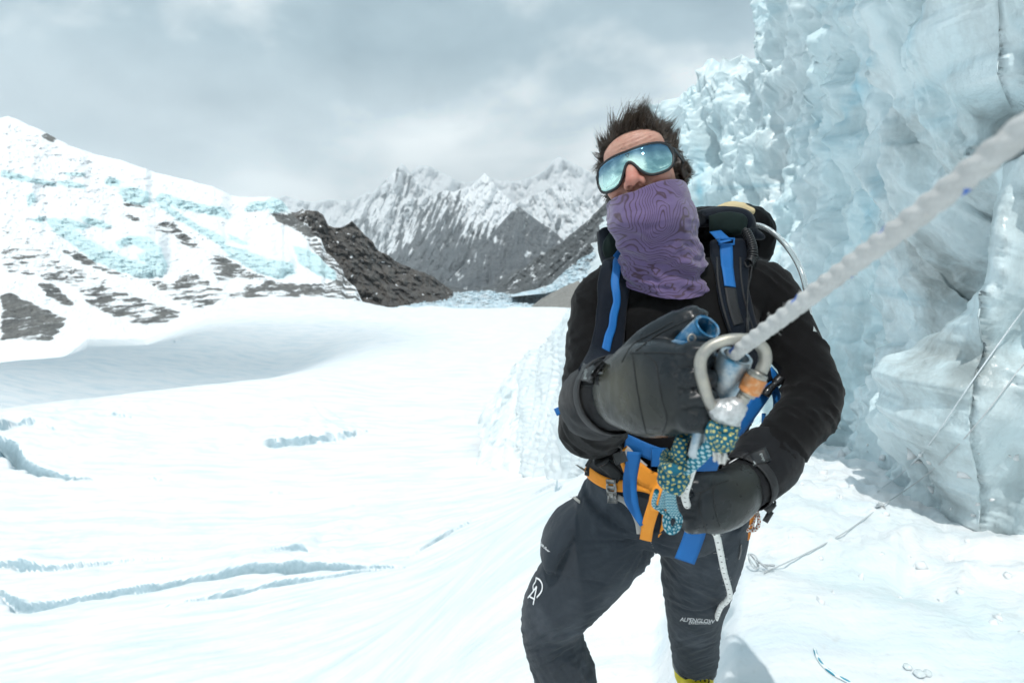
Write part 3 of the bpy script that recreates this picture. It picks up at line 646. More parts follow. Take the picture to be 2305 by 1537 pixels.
def rr_masks(PX, PY, T, Nn):
    s = F3(PX / 16, PY / 9, 4.0, octv=5)
    r = np.where(s > 0.36, 0.2, 1.0); left = sstep(735, 690, PX - (PY - 520) * 0.3); r = r * (1 - left * 0.42)
    return {'rock': np.clip(r, 0, 1.0), 'ice': 0 * r}
relief('rock_ridge', RR, [(560, 720), (1020, 712)], [(560, 330), (1020, 380)], [(560, 640), (700, 600), (800, 560), (1020, 600)], 330, 170, 3.0, 14, lambda a, b, t: 0.05 * F3((a - 0.5 * b) / 40, b / 40, 7.0, octv=6, gain=0.5, ridge=True) + 0.008 * F3(a / 10, b / 10, 2.0, octv=3), None, rr_masks, M_RIDGE, 'dark brown rock ridge dropping from the snow slope to the valley', 5)

def rock_snow(base, up, thr, nz=0.0, flu=9.0):
    def f(PX, PY, T, Nn):
        fl = F3((PX + 0.25 * PY) / flu, PY / 60, 2.0, octv=5)
        s = F3(PX / 30, PY / 22, 6.0, octv=5)
        return {'rock': np.clip(base + up * (1 - T) + thr * fl + nz * s, -0.2, 1.2), 'ice': 0 * PX}
    return f
def flutes(a1, s1, a2, s2, sl=0.25, seed=0): return lambda a, b, t: a1 * F3((a + sl * b) / s1, b / (s1 * 2.2), 3.0 + seed, octv=5, ridge=True) + a2 * F3((a - sl * b) / s2, b / (s2 * 1.5), 9.0 + seed, octv=4, ridge=True)
M_FAR = mountain_mat('far_rock', (0.12, 0.14, 0.16), (0.20, 0.22, 0.24), 0.0035, fl=(1, 1, 0.5), brk=0.55)
M_MID = mountain_mat('grey_rock', (0.115, 0.13, 0.145), (0.19, 0.20, 0.21), 0.006, fl=(1, 1, 0.5), brk=0.6)
M_DARK = mountain_mat('dark_scree', (0.10, 0.11, 0.115), (0.18, 0.185, 0.185), 0.012, fl=(1, 1, 0.6))
relief('cloud_peaks', [(430, 520), (520, 480), (600, 452), (640, 440), (690, 455), (740, 448), (790, 452), (830, 430), (850, 440), (868, 412), (885, 398), (905, 365), (925, 388), (940, 372), (965, 372), (990, 385), (1020, 402), (1050, 412), (1090, 400), (1150, 408), (1190, 402), (1225, 385), (1245, 362), (1258, 353), (1275, 358), (1300, 372), (1340, 392), (1400, 380), (1500, 420), (1700, 400)],
       720, 5200, 7600, 420, 130, 3.5, 30, flutes(0.05, 60, 0.008, 14), None, rock_snow(0.08, 0.35, 0.75, 0.6, 12), M_FAR, 'row of distant snow peaks fading into cloud', 11)
relief('snowy_peak', [(720, 560), (770, 510), (800, 480), (835, 440), (862, 412), (880, 392), (896, 376), (912, 382), (930, 400), (948, 420), (970, 430), (1000, 450), (1060, 520), (1100, 600)],
       720, 4300, 5600, 260, 130, 2.5, 24, flutes(0.045, 50, 0.008, 12, 0.4, 4), None, rock_snow(0.28, 0.2, 0.8, 0.6, 10), M_FAR, 'steep snow-dusted peak in the middle distance, its top near the cloud', 13)
relief('fluted_peak', [(1110, 560), (1150, 470), (1170, 452), (1200, 440), (1235, 425), (1262, 408), (1275, 410), (1300, 438), (1320, 455), (1345, 430), (1370, 405), (1400, 390), (1500, 360), (1620, 400)],
       720, 3600, 4700, 300, 130, 2.5, 24, flutes(0.045, 45, 0.009, 12, -0.3, 7), None, rock_snow(0.15, 0.55, 0.8, 0.5, 9), M_FAR, 'snow-streaked rocky peak beside the climber\'s head', 17)
relief('grey_mountain', [(770, 690), (815, 640), (845, 590), (872, 556), (905, 515), (940, 482), (968, 455), (985, 436), (1002, 428), (1022, 432), (1042, 424), (1060, 420), (1076, 405), (1090, 390), (1102, 400), (1120, 424), (1150, 452), (1168, 470), (1220, 520), (1300, 600), (1340, 650)],
       725, 2300, 3700, 420, 190, 4, 16, flutes(0.05, 60, 0.010, 14, 0.45, 2), None, lambda PX, PY, T, Nn: {'rock': np.clip(0.46 + 0.62 * (1 - T) - 0.62 * sstep(1000, 1110, PX) * sstep(0.45, 0.95, T) + 0.75 * F3((PX + 0.4 * PY) / 9, PY / 50, 2.0, octv=5), -0.2, 1.2), 'ice': 0 * PX}, M_MID, 'grey pyramid mountain with fluted snow on its right shoulder', 19)
relief('scree_cone', [(985, 660), (1040, 600), (1080, 560), (1120, 512), (1150, 478), (1166, 466), (1185, 478), (1215, 500), (1240, 516), (1275, 545), (1320, 590), (1380, 640)],
       725, 1900, 2700, 240, 120, 2.0, 16, flutes(0.03, 50, 0.008, 9, 0.1, 5), None, rock_snow(0.66, 0.25, 0.6, 0.35, 14), M_MID, 'dark grey scree cone in front of the snowy peaks', 23)
relief('valley_side', [(860, 640), (930, 615), (1000, 640), (1060, 655), (1120, 640), (1150, 612), (1185, 598), (1260, 580), (1400, 590)],
       730, 900, 1700, 260, 90, 2.0, 26, flutes(0.03, 60, 0.01, 14, 0.2, 6), None, rock_snow(1.0, 0.1, 0.3, 0.1, 20), M_DARK, 'dull grey valley floor below the scree', 29)
relief('dark_slope', [(1075, 672), (1110, 650), (1140, 632), (1165, 612), (1185, 596), (1205, 580), (1235, 562), (1262, 548), (1285, 528), (1312, 506), (1335, 484), (1350, 470), (1372, 445), (1395, 424), (1450, 380), (1520, 330), (1700, 300)],
       740, 520, 1350, 340, 170, 3.0, 14, flutes(0.05, 60, 0.02, 14, 0.9, 9), None, rock_snow(0.80, -0.05, 0.55, 0.3, 16), M_DARK, 'dark scree slope running down behind the climber\'s shoulder', 31)
# ice and moraine in the valley beyond the edge of the snowfield
M_TONGUE = mountain_mat('glacier_tongue_ice', (0.20, 0.21, 0.215), (0.30, 0.30, 0.29), 0.05, snow=(0.74, 0.83, 0.88), ice=(0.48, 0.64, 0.72))
relief('glacier_tongue', [(780, 684), (850, 678), (900, 668), (950, 658), (1000, 660), (1050, 656), (1095, 654), (1150, 662), (1200, 668), (1260, 674), (1330, 680)], 706, 240, 620, 300, 70, 4.5, 9, lambda a, b, t: 0.05 * F3(a / 14, b / 4, 2.0, octv=4, ridge=True), None,
       lambda PX, PY, T, Nn: {'rock': 0.30 + 0.5 * F3(PX / 30, PY / 5, 2.0, octv=5), 'ice': 0.5 + 0.9 * F3(PX / 20, PY / 5, 7.0, octv=4)}, M_TONGUE, 'broken blue-white glacier tongue beyond the snowfield edge', 37, cat='glacier')
relief('side_glacier', [(1150, 664), (1180, 656), (1210, 650), (1240, 640), (1262, 618), (1285, 600), (1310, 580), (1340, 565), (1400, 550)], [(1150, 668), (1230, 660), (1300, 640), (1400, 610)], 470, 640, 120, 40, 3.0, 9, lambda a, b, t: 0.04 * F3(a / 9, b / 5, 4.0, octv=4, ridge=True), None,
       lambda PX, PY, T, Nn: {'rock': 0.25 + 0.7 * F3((PX + 2 * PY) / 40, PY / 12, 2.0, octv=4), 'ice': 0.55 + 0.8 * F3(PX / 14, PY / 6, 7.0, octv=4)}, M_TONGUE, 'narrow pale blue glacier strip above the gravel bank, left of the climber\'s shoulder', 41, cat='glacier')
relief('moraine', [(1195, 690), (1215, 675), (1240, 660), (1270, 645), (1300, 632), (1400, 600)], 712, 200, 420, 90, 40, 1.5, 12, lambda a, b, t: 0.02 * F3(a / 12, b / 8, 4.0, octv=4), None,
       lambda PX, PY, T, Nn: {'rock': 1.1 + 0 * PX, 'ice': 0 * PX}, mountain_mat('moraine_gravel', (0.30, 0.29, 0.27), (0.42, 0.40, 0.37), 0.08), 'pale gravel moraine bank left of the climber\'s shoulder', 43, cat='moraine')

# ---- air, and an added shade cloud
def volume_mat(name, density, col, aniso=0.3):
    m = bpy.data.materials.new(name); m.use_nodes = True; N = m.node_tree.nodes; N.clear()
    o = N.new('ShaderNodeOutputMaterial'); v = N.new('ShaderNodeVolumePrincipled'); v.inputs['Color'].default_value = (*col, 1)
    v.inputs['Density'].default_value = density; v.inputs['Anisotropy'].default_value = aniso; m.node_tree.links.new(v.outputs[0], o.inputs['Volume']); return m
def build_air():
    V, Fc = box((0, 4200, 480), (9000, 0, 0), (0, 7000, 0), (0, 0, 1020), 0.0001)
    V = np.array([[x, y, z] for x in (-9000, 9000) for y in (-400, 10600) for z in (-680, 1400)], float)
    Fc = [(0, 1, 3, 2), (4, 6, 7, 5), (0, 4, 5, 1), (2, 3, 7, 6), (0, 2, 6, 4), (1, 5, 7, 3)]
    o = obj('haze', mesh('haze', V, Fc, volume_mat('haze_air', 0.00012, (0.88, 0.955, 1.0), 0.15), False), label='thin pale mountain haze filling the valley air', kind='stuff')
    # an unseen cloud, added behind the photographer to shade the hollow on the left
    rng = np.random.RandomState(4); ctr = np.array([-72.0, 84.0, CAMZ - 16]); t = 2300.0 / SUN_DIR[2]
    c = ctr + SUN_DIR * t; shells = []
    for k, (ox, oy, rx, ry) in enumerate(((-62, -2, 60, 17), (0, 0, 46, 13), (-25, 7, 45, 13), (30, 4, 26, 9), (-110, -6, 60, 20))):
        shells.append(ball(c + np.array([ox, oy, rng.uniform(-6, 6)]), (rx, ry, 22), 14))
    Vc, Fq = remesh(shells, 5.0, 8); Vc = Vc + normals(Vc, Fq) * (5 * fbm(Vc * 0.05, 4))[:, None]
    obj('cloud', mesh('cloud', Vc, quads(Fq), volume_mat('shade_cloud_vapour', 0.35, (0.95, 0.96, 0.97), 0.0)), label='unseen cloud added to shade the snowfield hollow', kind='structure')
build_air()
# ================================================================== MATERIALS OF THE CLIMBER AND GEAR
def fabric(name, base, base2=None, rough=0.85, weave=900, bump=0.25, sheen=0.0, dust=None, dustscale=6, dustcut=(0.5, 0.75)):
    m = Mat(name, base, rough, 0.06); co = m.coord('Object')
    c = m.mix(m.noise(co, 14, 3), base, base2 or tuple(v * 1.35 for v in base))
    if dust: c = m.mix(m.ramp(m.noise(co, dustscale, 5, 0.6), [(dustcut[0], 0.0), (dustcut[1], 0.85)]), c, dust)
    m.color(c); m.set('Sheen Weight', sheen); m.set('Sheen Roughness', 0.5)
    b = m.bump(m.noise(co, weave, 2, 0.6), bump, 0.0008)
    m.bump(m.noise(co, 45, 3, 0.55), 0.22, 0.006, b); return m.m
def web(name, base, base2=None):
    m = Mat(name, base, 0.6, 0.35); uv = m.coord('UV'); co = m.coord('Object')
    sp = m.node('ShaderNodeSeparateXYZ'); m.lk(uv, sp.inputs[0])
    st = m.math('SINE', m.math('MULTIPLY', sp.outputs[1], 2200.0))
    c = m.mix(m.noise(co, 30, 3), base, base2 or tuple(min(1, v * 1.25) for v in base)); m.color(c)
    m.bump(m.math('ADD', st, m.math('MULTIPLY', m.noise(co, 400, 2), 1.0)), 0.25, 0.0006); return m.m
def plain(name, base, rough=0.4, spec=0.5, metal=0.0, bump=0.15, scale=60, var=0.25):
    m = Mat(name, base, rough, spec); m.set('Metallic', metal); co = m.coord('Object')
    n = m.noise(co, scale, 4, 0.6)
    m.color(m.mix(n, tuple(v * (1 - var) for v in base), tuple(min(1, v * (1 + var)) for v in base)))
    m.lk(m.ramp(n, [(0.3, max(0.02, rough - 0.12)), (0.7, min(1, rough + 0.15))]), m.b.inputs['Roughness']); m.bump(n, bump, 0.0012); return m.m
def skin_mat():
    m = Mat('skin', (0.5, 0.27, 0.2), 0.48, 0.4); co = m.coord('Object')
    c = m.mix(m.noise(co, 26, 5, 0.6), (0.42, 0.215, 0.155), (0.60, 0.35, 0.275))
    c = m.mix(m.ramp(m.noise(co, 70, 3, 0.6), [(0.5, 0.0), (0.72, 0.5)]), c, (0.38, 0.14, 0.11))
    c = m.mix(m.math('MULTIPLY', m.attr('red'), 0.75), c, (0.50, 0.155, 0.12))
    c = m.mix(m.attr('scalp'), c, (0.03, 0.022, 0.018)); m.color(c)
    m.set('Subsurface Weight', 0.12); m.set('Subsurface Radius', (0.012, 0.005, 0.003)); m.set('Subsurface Scale', 0.5)
    b = m.bump(m.noise(co, 420, 3, 0.6), 0.25, 0.0008); m.bump(m.noise(co, 110, 3), 0.2, 0.002, b); return m.m
def hair_mat():
    m = Mat('brown_hair', (0.03, 0.02, 0.014), 0.42, 0.5); co = m.coord('Object')
    m.color(m.mix(m.noise(co, 55, 3), (0.018, 0.012, 0.009), (0.085, 0.055, 0.034))); return m.m
def gaiter_mat():
    m = Mat('purple_knit', (0.2, 0.13, 0.4), 0.85, 0.2); co = m.coord('Object', (1, 1, 1.0), (0.2, 0.1, 0.3))
    base = m.mix(m.noise(co, 16, 3), (0.112, 0.078, 0.172), (0.155, 0.110, 0.232))
    n = m.noise(co, 8.0, 2, 0.40, 0.35)
    sx = m.node('ShaderNodeSeparateXYZ'); m.lk(co, sx.inputs[0]); val = m.math('ADD', m.math('MULTIPLY', n, 34.0), m.math('ADD', m.math('MULTIPLY', sx.outputs[2], 48.0), m.math('MULTIPLY', sx.outputs[0], 22.0)))
    fr = m.math('FRACT', val); d = m.math('ABSOLUTE', m.math('SUBTRACT', fr, 0.5))
    g = m.math('FRACT', m.math('MULTIPLY', val, 0.2)); thick = m.math('GREATER_THAN', m.math('ABSOLUTE', m.math('SUBTRACT', g, 0.5)), 0.40)
    w = m.math('ADD', 0.19, m.math('MULTIPLY', thick, 0.07))
    line = m.math('SUBTRACT', 1.0, m.math('SMOOTH_MAX', 0.0, m.math('MINIMUM', 1.0, m.math('MULTIPLY', d, m.math('DIVIDE', 1.0, w))), 0.1))
    line = m.ramp(line, [(0.15, 0.0), (0.75, 0.82)])
    m.color(m.mix(line, base, (0.055, 0.028, 0.035))); m.set('Sheen Weight', 0.35)
    b = m.bump(m.noise(co, 1300, 2), 0.25, 0.0006); m.bump(m.noise(co, 55, 4), 0.3, 0.004, b); return m.m
def glove_mat():
    m = Mat('glove_leather', (0.04, 0.045, 0.05), 0.36, 0.30); co = m.coord('Object')
    c = m.mix(m.noise(co, 20, 4), (0.008, 0.0105, 0.0135), (0.017, 0.0215, 0.0255))
    c = m.mix(m.math('MULTIPLY', m.attr('dust'), m.ramp(m.noise(co, 22, 4), [(0.25, 0.35), (0.7, 1.0)])), c, (0.062, 0.060, 0.042)); m.color(c)
    m.lk(m.ramp(m.noise(co, 35, 4), [(0.3, 0.22), (0.7, 0.42)]), m.b.inputs['Roughness'])
    b = m.bump(m.voro(co, 900), 0.12, 0.0006); m.bump(m.noise(co, 60, 4, 0.6), 0.25, 0.003, b); return m.m
def cord_mat(name, base, dot, rows=230.0, cols=6.0, cut=0.055, worn=None):
    m = Mat(name, base, 0.75, 0.3); uv = m.coord('UV'); sp = m.node('ShaderNodeSeparateXYZ'); m.lk(uv, sp.inputs[0])
    b = m.math('MULTIPLY', sp.outputs[1], rows); fb = m.math('FRACT', b); row = m.math('FLOOR', b)
    fa = m.math('FRACT', m.math('ADD', m.math('MULTIPLY', sp.outputs[0], cols), m.math('MULTIPLY', row, 0.5)))
    x = m.math('SUBTRACT', fa, 0.5); y = m.math('SUBTRACT', fb, 0.5)
    d = m.math('ADD', m.math('MULTIPLY', x, x), m.math('MULTIPLY', m.math('MULTIPLY', y, y), 0.7))
    f = m.ramp(d, [(cut * 0.75, 1.0), (cut * 1.25, 0.0)]); co = m.coord('Object')
    c = m.mix(f, m.mix(m.noise(co, 90, 3), base, tuple(v * 1.6 for v in base)), dot)
    if worn: c = m.mix(m.ramp(m.noise(co, 40, 5, 0.6), [(0.5, 0.0), (0.7, 0.8)]), c, worn)
    m.color(c)
    s1 = m.math('SINE', m.math('ADD', m.math('MULTIPLY', sp.outputs[0], 50.27), m.math('MULTIPLY', sp.outputs[1], 1500.0))); s2 = m.math('SINE', m.math('SUBTRACT', m.math('MULTIPLY', sp.outputs[0], 50.27), m.math('MULTIPLY', sp.outputs[1], 1500.0)))
    m.bump(m.math('ADD', m.math('MAXIMUM', s1, s2), m.noise(co, 500, 2)), 0.4, 0.0006); return m.m
def rope_mat():
    m = Mat('white_rope', (0.78, 0.78, 0.76), 0.85, 0.2); uv = m.coord('UV'); sp = m.node('ShaderNodeSeparateXYZ'); m.lk(uv, sp.inputs[0])
    co = m.coord('Object'); c = m.mix(m.noise(co, 60, 4), (0.42, 0.42, 0.41), (0.66, 0.66, 0.65))
    b = m.math('MULTIPLY', sp.outputs[1], 17.0); fa = m.math('FRACT', m.math('ADD', sp.outputs[0], m.math('MULTIPLY', sp.outputs[1], 9.0)))
    fl = m.math('MULTIPLY', m.math('LESS_THAN', m.math('FRACT', b), 0.15), m.math('LESS_THAN', fa, 0.11))
    m.color(m.mix(fl, c, (0.08, 0.17, 0.50)))
    st = m.math('SINE', m.math('ADD', m.math('MULTIPLY', sp.outputs[0], 75.4), m.math('MULTIPLY', sp.outputs[1], 700.0)))
    bb = m.bump(st, 0.25, 0.0008); m.bump(m.noise(co, 300, 3), 0.3, 0.0012, bb); return m.m
M_PATCH = plain('rubber_patch', (0.016, 0.017, 0.018), 0.4)
def worn_metal(name, paint, bare, scale=38, cut=(0.45, 0.62)):
    m = Mat(name, paint, 0.4, 0.5); co = m.coord('Object'); f = m.ramp(m.noise(co, scale, 5, 0.65), [(cut[0], 0.0), (cut[1], 1.0)])
    m.color(m.mix(f, paint, bare)); m.lk(m.math('MULTIPLY_ADD', f, 0.5, 0.3), m.b.inputs['Metallic']); m.lk(m.ramp(f, [(0.0, 0.35), (1.0, 0.5)]), m.b.inputs['Roughness'])
    m.bump(m.noise(co, 90, 4), 0.3, 0.0012); return m.m
M_SHIRT = fabric('black_knit', (0.0052, 0.0051, 0.0055), (0.0095, 0.0090, 0.0092), 0.9, 700, 0.4, 0.08)
M_PANTS = fabric('slate_softshell', (0.026, 0.033, 0.042), (0.038, 0.046, 0.056), 0.75, 900, 0.25, 0.1, (0.085, 0.098, 0.115), 6, (0.50, 0.78))
M_SKIN = skin_mat(); M_HAIR = hair_mat(); M_GAITER = gaiter_mat(); M_GLOVE = glove_mat()
M_CUFF = fabric('glove_cuff', (0.009, 0.0095, 0.011), (0.015, 0.0155, 0.0175), 0.7, 800, 0.3, 0.1)
M_BLACK = plain('black_plastic', (0.014, 0.014, 0.015), 0.30, 0.5); M_BLACKWEB = web('black_webbing', (0.012, 0.012, 0.013), (0.03, 0.03, 0.032))
M_PACK = fabric('pack_nylon', (0.0055, 0.0078, 0.013), (0.010, 0.0135, 0.021), 0.6, 600, 0.3, 0.05); M_PACKBLK = fabric('black_nylon', (0.0045, 0.0045, 0.005), None, 0.45, 600, 0.25)
M_FOAM = fabric('green_foam', (0.011, 0.019, 0.018), (0.018, 0.028, 0.026), 0.7, 500, 0.25)
M_BLUE = web('blue_webbing', (0.007, 0.105, 0.34), (0.012, 0.145, 0.43)); M_ORANGE = web('orange_webbing', (0.78, 0.25, 0.012), (0.86, 0.33, 0.03))
M_GREYWEB = web('grey_webbing', (0.36, 0.35, 0.33)); M_GREYPL = plain('grey_plastic', (0.42, 0.41, 0.39), 0.45)
M_CREAM = fabric('cream_cloth', (0.55, 0.44, 0.25), (0.64, 0.53, 0.33), 0.8, 500, 0.2)
M_TEAL = cord_mat('teal_dotted_cord', (0.006, 0.085, 0.13), (0.62, 0.56, 0.20)); M_TEAL2 = cord_mat('teal_striped_cord', (0.008, 0.14, 0.20), (0.50, 0.66, 0.68), 150.0, 4.0, 0.09)
M_ROPE = rope_mat(); M_ROPE2 = cord_mat('worn_white_cord', (0.62, 0.62, 0.60), (0.05, 0.05, 0.05), 60.0, 2.0, 0.012); M_FRAY = plain('frayed_white', (0.78, 0.76, 0.72), 0.9, 0.1)
M_ASC = worn_metal('worn_blue_aluminium', (0.015, 0.13, 0.27), (0.50, 0.58, 0.62), 38, (0.50, 0.66)); M_ASC2 = worn_metal('worn_grey_aluminium', (0.05, 0.20, 0.33), (0.52, 0.57, 0.60), 30, (0.34, 0.52))
M_STEEL = worn_metal('scratched_silver', (0.26, 0.26, 0.255), (0.50, 0.47, 0.40), 60, (0.25, 0.7)); M_COPPER = worn_metal('orange_anodised', (0.72, 0.28, 0.09), (0.80, 0.55, 0.36), 120, (0.5, 0.75))
M_TAPE = worn_metal('silver_tape', (0.42, 0.43, 0.43), (0.68, 0.69, 0.69), 70, (0.4, 0.6)); M_WHITE = plain('white_print', (0.75, 0.76, 0.77), 0.7, 0.2, 0, 0.05)
M_PRINTGREY = plain('grey_print', (0.34, 0.38, 0.38), 0.6, 0.2, 0, 0.05); M_YELLOW = plain('yellow_boot', (0.75, 0.60, 0.015), 0.6); M_SEAM = plain('dark_seam', (0.010, 0.011, 0.012), 0.7)
def lens_mat():
    m = Mat('mirror_lens', (0.4, 0.68, 0.68), 0.035, 0.8); m.set('Metallic', 1.0); uv = m.coord('UV'); sp = m.node('ShaderNodeSeparateXYZ'); m.lk(uv, sp.inputs[0])
    m.color(m.ramp(sp.outputs[1], [(0.0, (0.60, 0.86, 0.78)), (0.45, (0.50, 0.73, 0.73)), (0.74, (0.22, 0.38, 0.47)), (1.0, (0.09, 0.20, 0.31))])); return m.m  # coating tint with the dark-sky-over-snow reflection painted in as a vertical ramp
M_LENS = lens_mat()
M_FRAME = plain('matte_black_frame', (0.010, 0.011, 0.013), 0.5)
def tube_mat():
    m = Mat('clear_tube', (0.80, 0.84, 0.84), 0.12, 0.5); m.set('Transmission Weight', 0.75); m.set('IOR', 1.25); return m.m
M_TUBE = tube_mat()
M_REDCORD = cord_mat('red_white_cord', (0.62, 0.58, 0.54), (0.36, 0.10, 0.05), 160.0, 3.0, 0.09); M_ORSCREW = worn_metal('orange_screw', (0.78, 0.26, 0.03), (0.7, 0.4, 0.15), 60, (0.6, 0.8))
# ================================================================== THE CLIMBER
FEET = C(1420, 1600, 1.72); FEET[2] = 0.0
PERSON = empty('person', FEET, 'climber in black top and purple face gaiter, mirrored sunglasses, leaning towards the photographer', 'person')
def joints(rows):
    """rows of (px, py, depth, r[, r2]) -> points and radii along a smooth path"""
    a = np.array([r if len(r) == 5 else (*r, r[3]) for r in rows], float); P = C(a[:, 0], a[:, 1], a[:, 2]); return np.c_[P, a[:, 3:]]
def limb(rows, n=24, seg=20, ref=None, power=2.0):
    q = cr(joints(rows), n); return loft(q[:, :3], q[:, 3], q[:, 4], seg, ref, True, power)
XV = np.array([1.0, 0, 0]); YV = np.array([0, 1.0, 0]); ZV = np.array([0, 0, 1.0])

# ---- head frame: X to the picture's right, Fw where the face points, U to the crown
def rot(axis, a):
    return np.array(Matrix.Rotation(a, 3, Vector(axis)))
HC = C(1449, 402, 1.205)
_R = rot((0, 1, 0), math.radians(-19)) @ rot((0, 0, 1), math.radians(-24)) @ rot((1, 0, 0), math.radians(-19))
HX, HF, HU = _R @ XV, _R @ (-YV), _R @ ZV
def H(x, y, z): return HC + HX * x + HF * y + HU * z
def Hl(P): d = np.asarray(P) - HC; return d @ np.stack([HX, HF, HU], 1)
def hball(c, r, seg=14): return ball(H(*c), r, seg, np.diag(r) @ np.stack([HX, HF, HU]))

SH_R, EL_R, WR_R = (1357, 682, 1.27), (1333, 950, 1.10), (1392, 884, 0.82)
SH_L, EL_L, WR_L = (1722, 663, 1.27), (1828, 892, 1.17), (1700, 1052, 1.03)
def build_body():
    S = [hball((0, -0.018, 0.028), (0.077, 0.097, 0.088)), hball((0, 0.022, -0.025), (0.066, 0.070, 0.092)), hball((0, 0.052, -0.092), (0.036, 0.034, 0.030)), hball((0, 0.04, 0.046), (0.065, 0.048, 0.042))]
    for s in (-1, 1):
        S += [hball((s * 0.040, 0.062, -0.030), (0.026, 0.026, 0.024)), hball((s * 0.030, 0.076, 0.021), (0.030, 0.014, 0.009)), hball((s * 0.032, 0.070, 0.0), (0.014, 0.012, 0.011)), hball((s * 0.0135, 0.101, -0.043), (0.0105, 0.013, 0.010)), hball((s * 0.079, -0.012, -0.005), (0.010, 0.022, 0.032)), hball((s * 0.045, 0.02, -0.075), (0.028, 0.045, 0.03))]
    S += [hball((0, 0.113, -0.038), (0.0145, 0.014, 0.0135)), hball((0, 0.080, -0.068), (0.026, 0.014, 0.008)), hball((0, 0.078, -0.078), (0.022, 0.013, 0.008))]
    nb = np.array([H(0, 0.080, 0.022), H(0, 0.092, 0.004), H(0, 0.103, -0.018), H(0, 0.110, -0.036)]); S.append(loft(cr(nb, 10), np.interp(np.linspace(0, 1, 10), [0, 1], [0.011, 0.0135]), None, 12))
    NB = C(1490, 606, 1.27); S.append(loft(cr([H(0, -0.01, -0.03), H(0, -0.01, -0.10), lerp(H(0, -0.01, -0.1), NB, 0.55), NB, C(1505, 680, 1.28)], 16), np.interp(np.linspace(0, 1, 16), [0, 0.7, 1], [0.056, 0.058, 0.075]), None, 18))
    S.append(limb([(1492, 620, 1.27, 0.08, 0.07), (1520, 680, 1.27, 0.145, 0.095), (1522, 800, 1.27, 0.150, 0.105), (1510, 960, 1.30, 0.140, 0.10), (1498, 1080, 1.33, 0.150, 0.105), (1492, 1160, 1.34, 0.13, 0.09)], 20, 24, XV))
    for sh, el, wr in ((SH_R, EL_R, WR_R), (SH_L, EL_L, WR_L)):
        S.append(limb([(1515, 660, 1.27, 0.07), (*sh, 0.046), (*[lerp(a, b, .5) for a, b in zip(sh, el)], 0.036), (*el, 0.036), (*[lerp(a, b, .5) for a, b in zip(el, wr)], 0.032), (*wr, 0.026)], 26, 16))
    S.append(limb([(1400, 884, 0.81, 0.028), (1470, 876, 0.745, 0.036, 0.016), (1525, 872, 0.69, 0.034, 0.014)], 8, 12, ZV)); S.append(limb([(1690, 1062, 1.02, 0.028), (1640, 1110, 0.99, 0.034, 0.016), (1580, 1135, 0.965, 0.032, 0.014)], 8, 12, ZV))
    for pts in LEGS: S.append(limb([(a, b, c, d - 0.022) for a, b, c, d in pts], 24, 16))
    for b in BOOTS: S.append(loft(np.array([b + ZV * 0.16, b + ZV * 0.06, b + ZV * 0.035 - YV * 0.06, b + ZV * 0.025 - YV * 0.15]), np.array([0.04, 0.042, 0.036, 0.025]), None, 12))
    V, Fq = remesh(S, 0.0036, 6)
    L = Hl(V); n = normals(V, Fq); head = L[:, 2] > -0.115
    fore = sstep(0.045, 0.062, L[:, 1]) * sstep(0.026, 0.038, L[:, 2]) * sstep(0.074, 0.062, L[:, 2]) * sstep(0.062, 0.045, np.abs(L[:, 0]))
    wr = np.sin((L[:, 2] + 0.010 * np.cos(L[:, 0] * 30) + 0.006 * fbm(L * 30, 3)) * 2 * np.pi / 0.0085); V = V + n * (fore * (0.0012 * wr - 0.0016 * (wr < -0.6)) * (0.35 + 0.65 * sstep(-0.25, 0.3, fbm(L * [25, 25, 60] + 3, 2))) + head * 0.0006 * fbm(L * 90, 3))[:, None]
    for s in (-1, 1):
        d = L - np.array([s * 0.0085, 0.1065, -0.0535]); w = np.exp(-((d / [0.0050, 0.0065, 0.008]) ** 2).sum(1) ** 1.5); V = V + (HU * 0.016 - HF * 0.003) * w[:, None]
    crease = np.exp(-(((L[:, 0].__abs__() - 0.024) / 0.003) ** 2)) * sstep(-0.028, -0.04, L[:, 2]) * sstep(0.06, 0.075, L[:, 1]); V = V - n * (0.002 * crease)[:, None]
    hl = np.interp(L[:, 1], [-0.2, -0.10, -0.03, 0.012, 0.032, 0.052, 0.075, 0.1], [-0.075, -0.075, -0.045, -0.03, 0.028, 0.056, 0.072, 0.080]) + 0.006 * fbm(L * 30, 2)
    scalp = sstep(-0.004, 0.006, L[:, 2] - hl) * head
    red = np.exp(-(((L - [0, 0.11, -0.035]) / [0.022, 0.03, 0.022]) ** 2).sum(1)) + 0.5 * np.exp(-(((np.abs(L[:, 0]) - 0.045) / 0.02) ** 2)) * np.exp(-(((L[:, 2] + 0.04) / 0.025) ** 2)) * (L[:, 1] > 0.03)
    me = mesh('body', V, quads(Fq), M_SKIN, True, None, {'scalp': scalp, 'red': np.clip(red, 0, 1)})
    return obj('body', me, PERSON), V, Fq, L, scalp
LEGS = [[(1408, 1130, 1.34, 0.108), (1372, 1205, 1.38, 0.106), (1322, 1275, 1.44, 0.101), (1262, 1350, 1.49, 0.092), (1240, 1402, 1.53, 0.080), (1252, 1460, 1.57, 0.081), (1272, 1525, 1.62, 0.086), (1280, 1600, 1.67, 0.084)],
        [(1580, 1130, 1.34, 0.108), (1582, 1215, 1.41, 0.102), (1570, 1310, 1.51, 0.090), (1562, 1385, 1.61, 0.075), (1563, 1448, 1.70, 0.068), (1564, 1478, 1.745, 0.068)]]
BOOTS = [np.array([C(1283, 1640, 1.70)[0], C(1283, 1640, 1.70)[1], 0.0]), np.array([C(1561, 1530, 1.83)[0], C(1561, 1530, 1.83)[1], 0.0])]
BODY, B_V, B_F, B_L, B_SC = build_body()

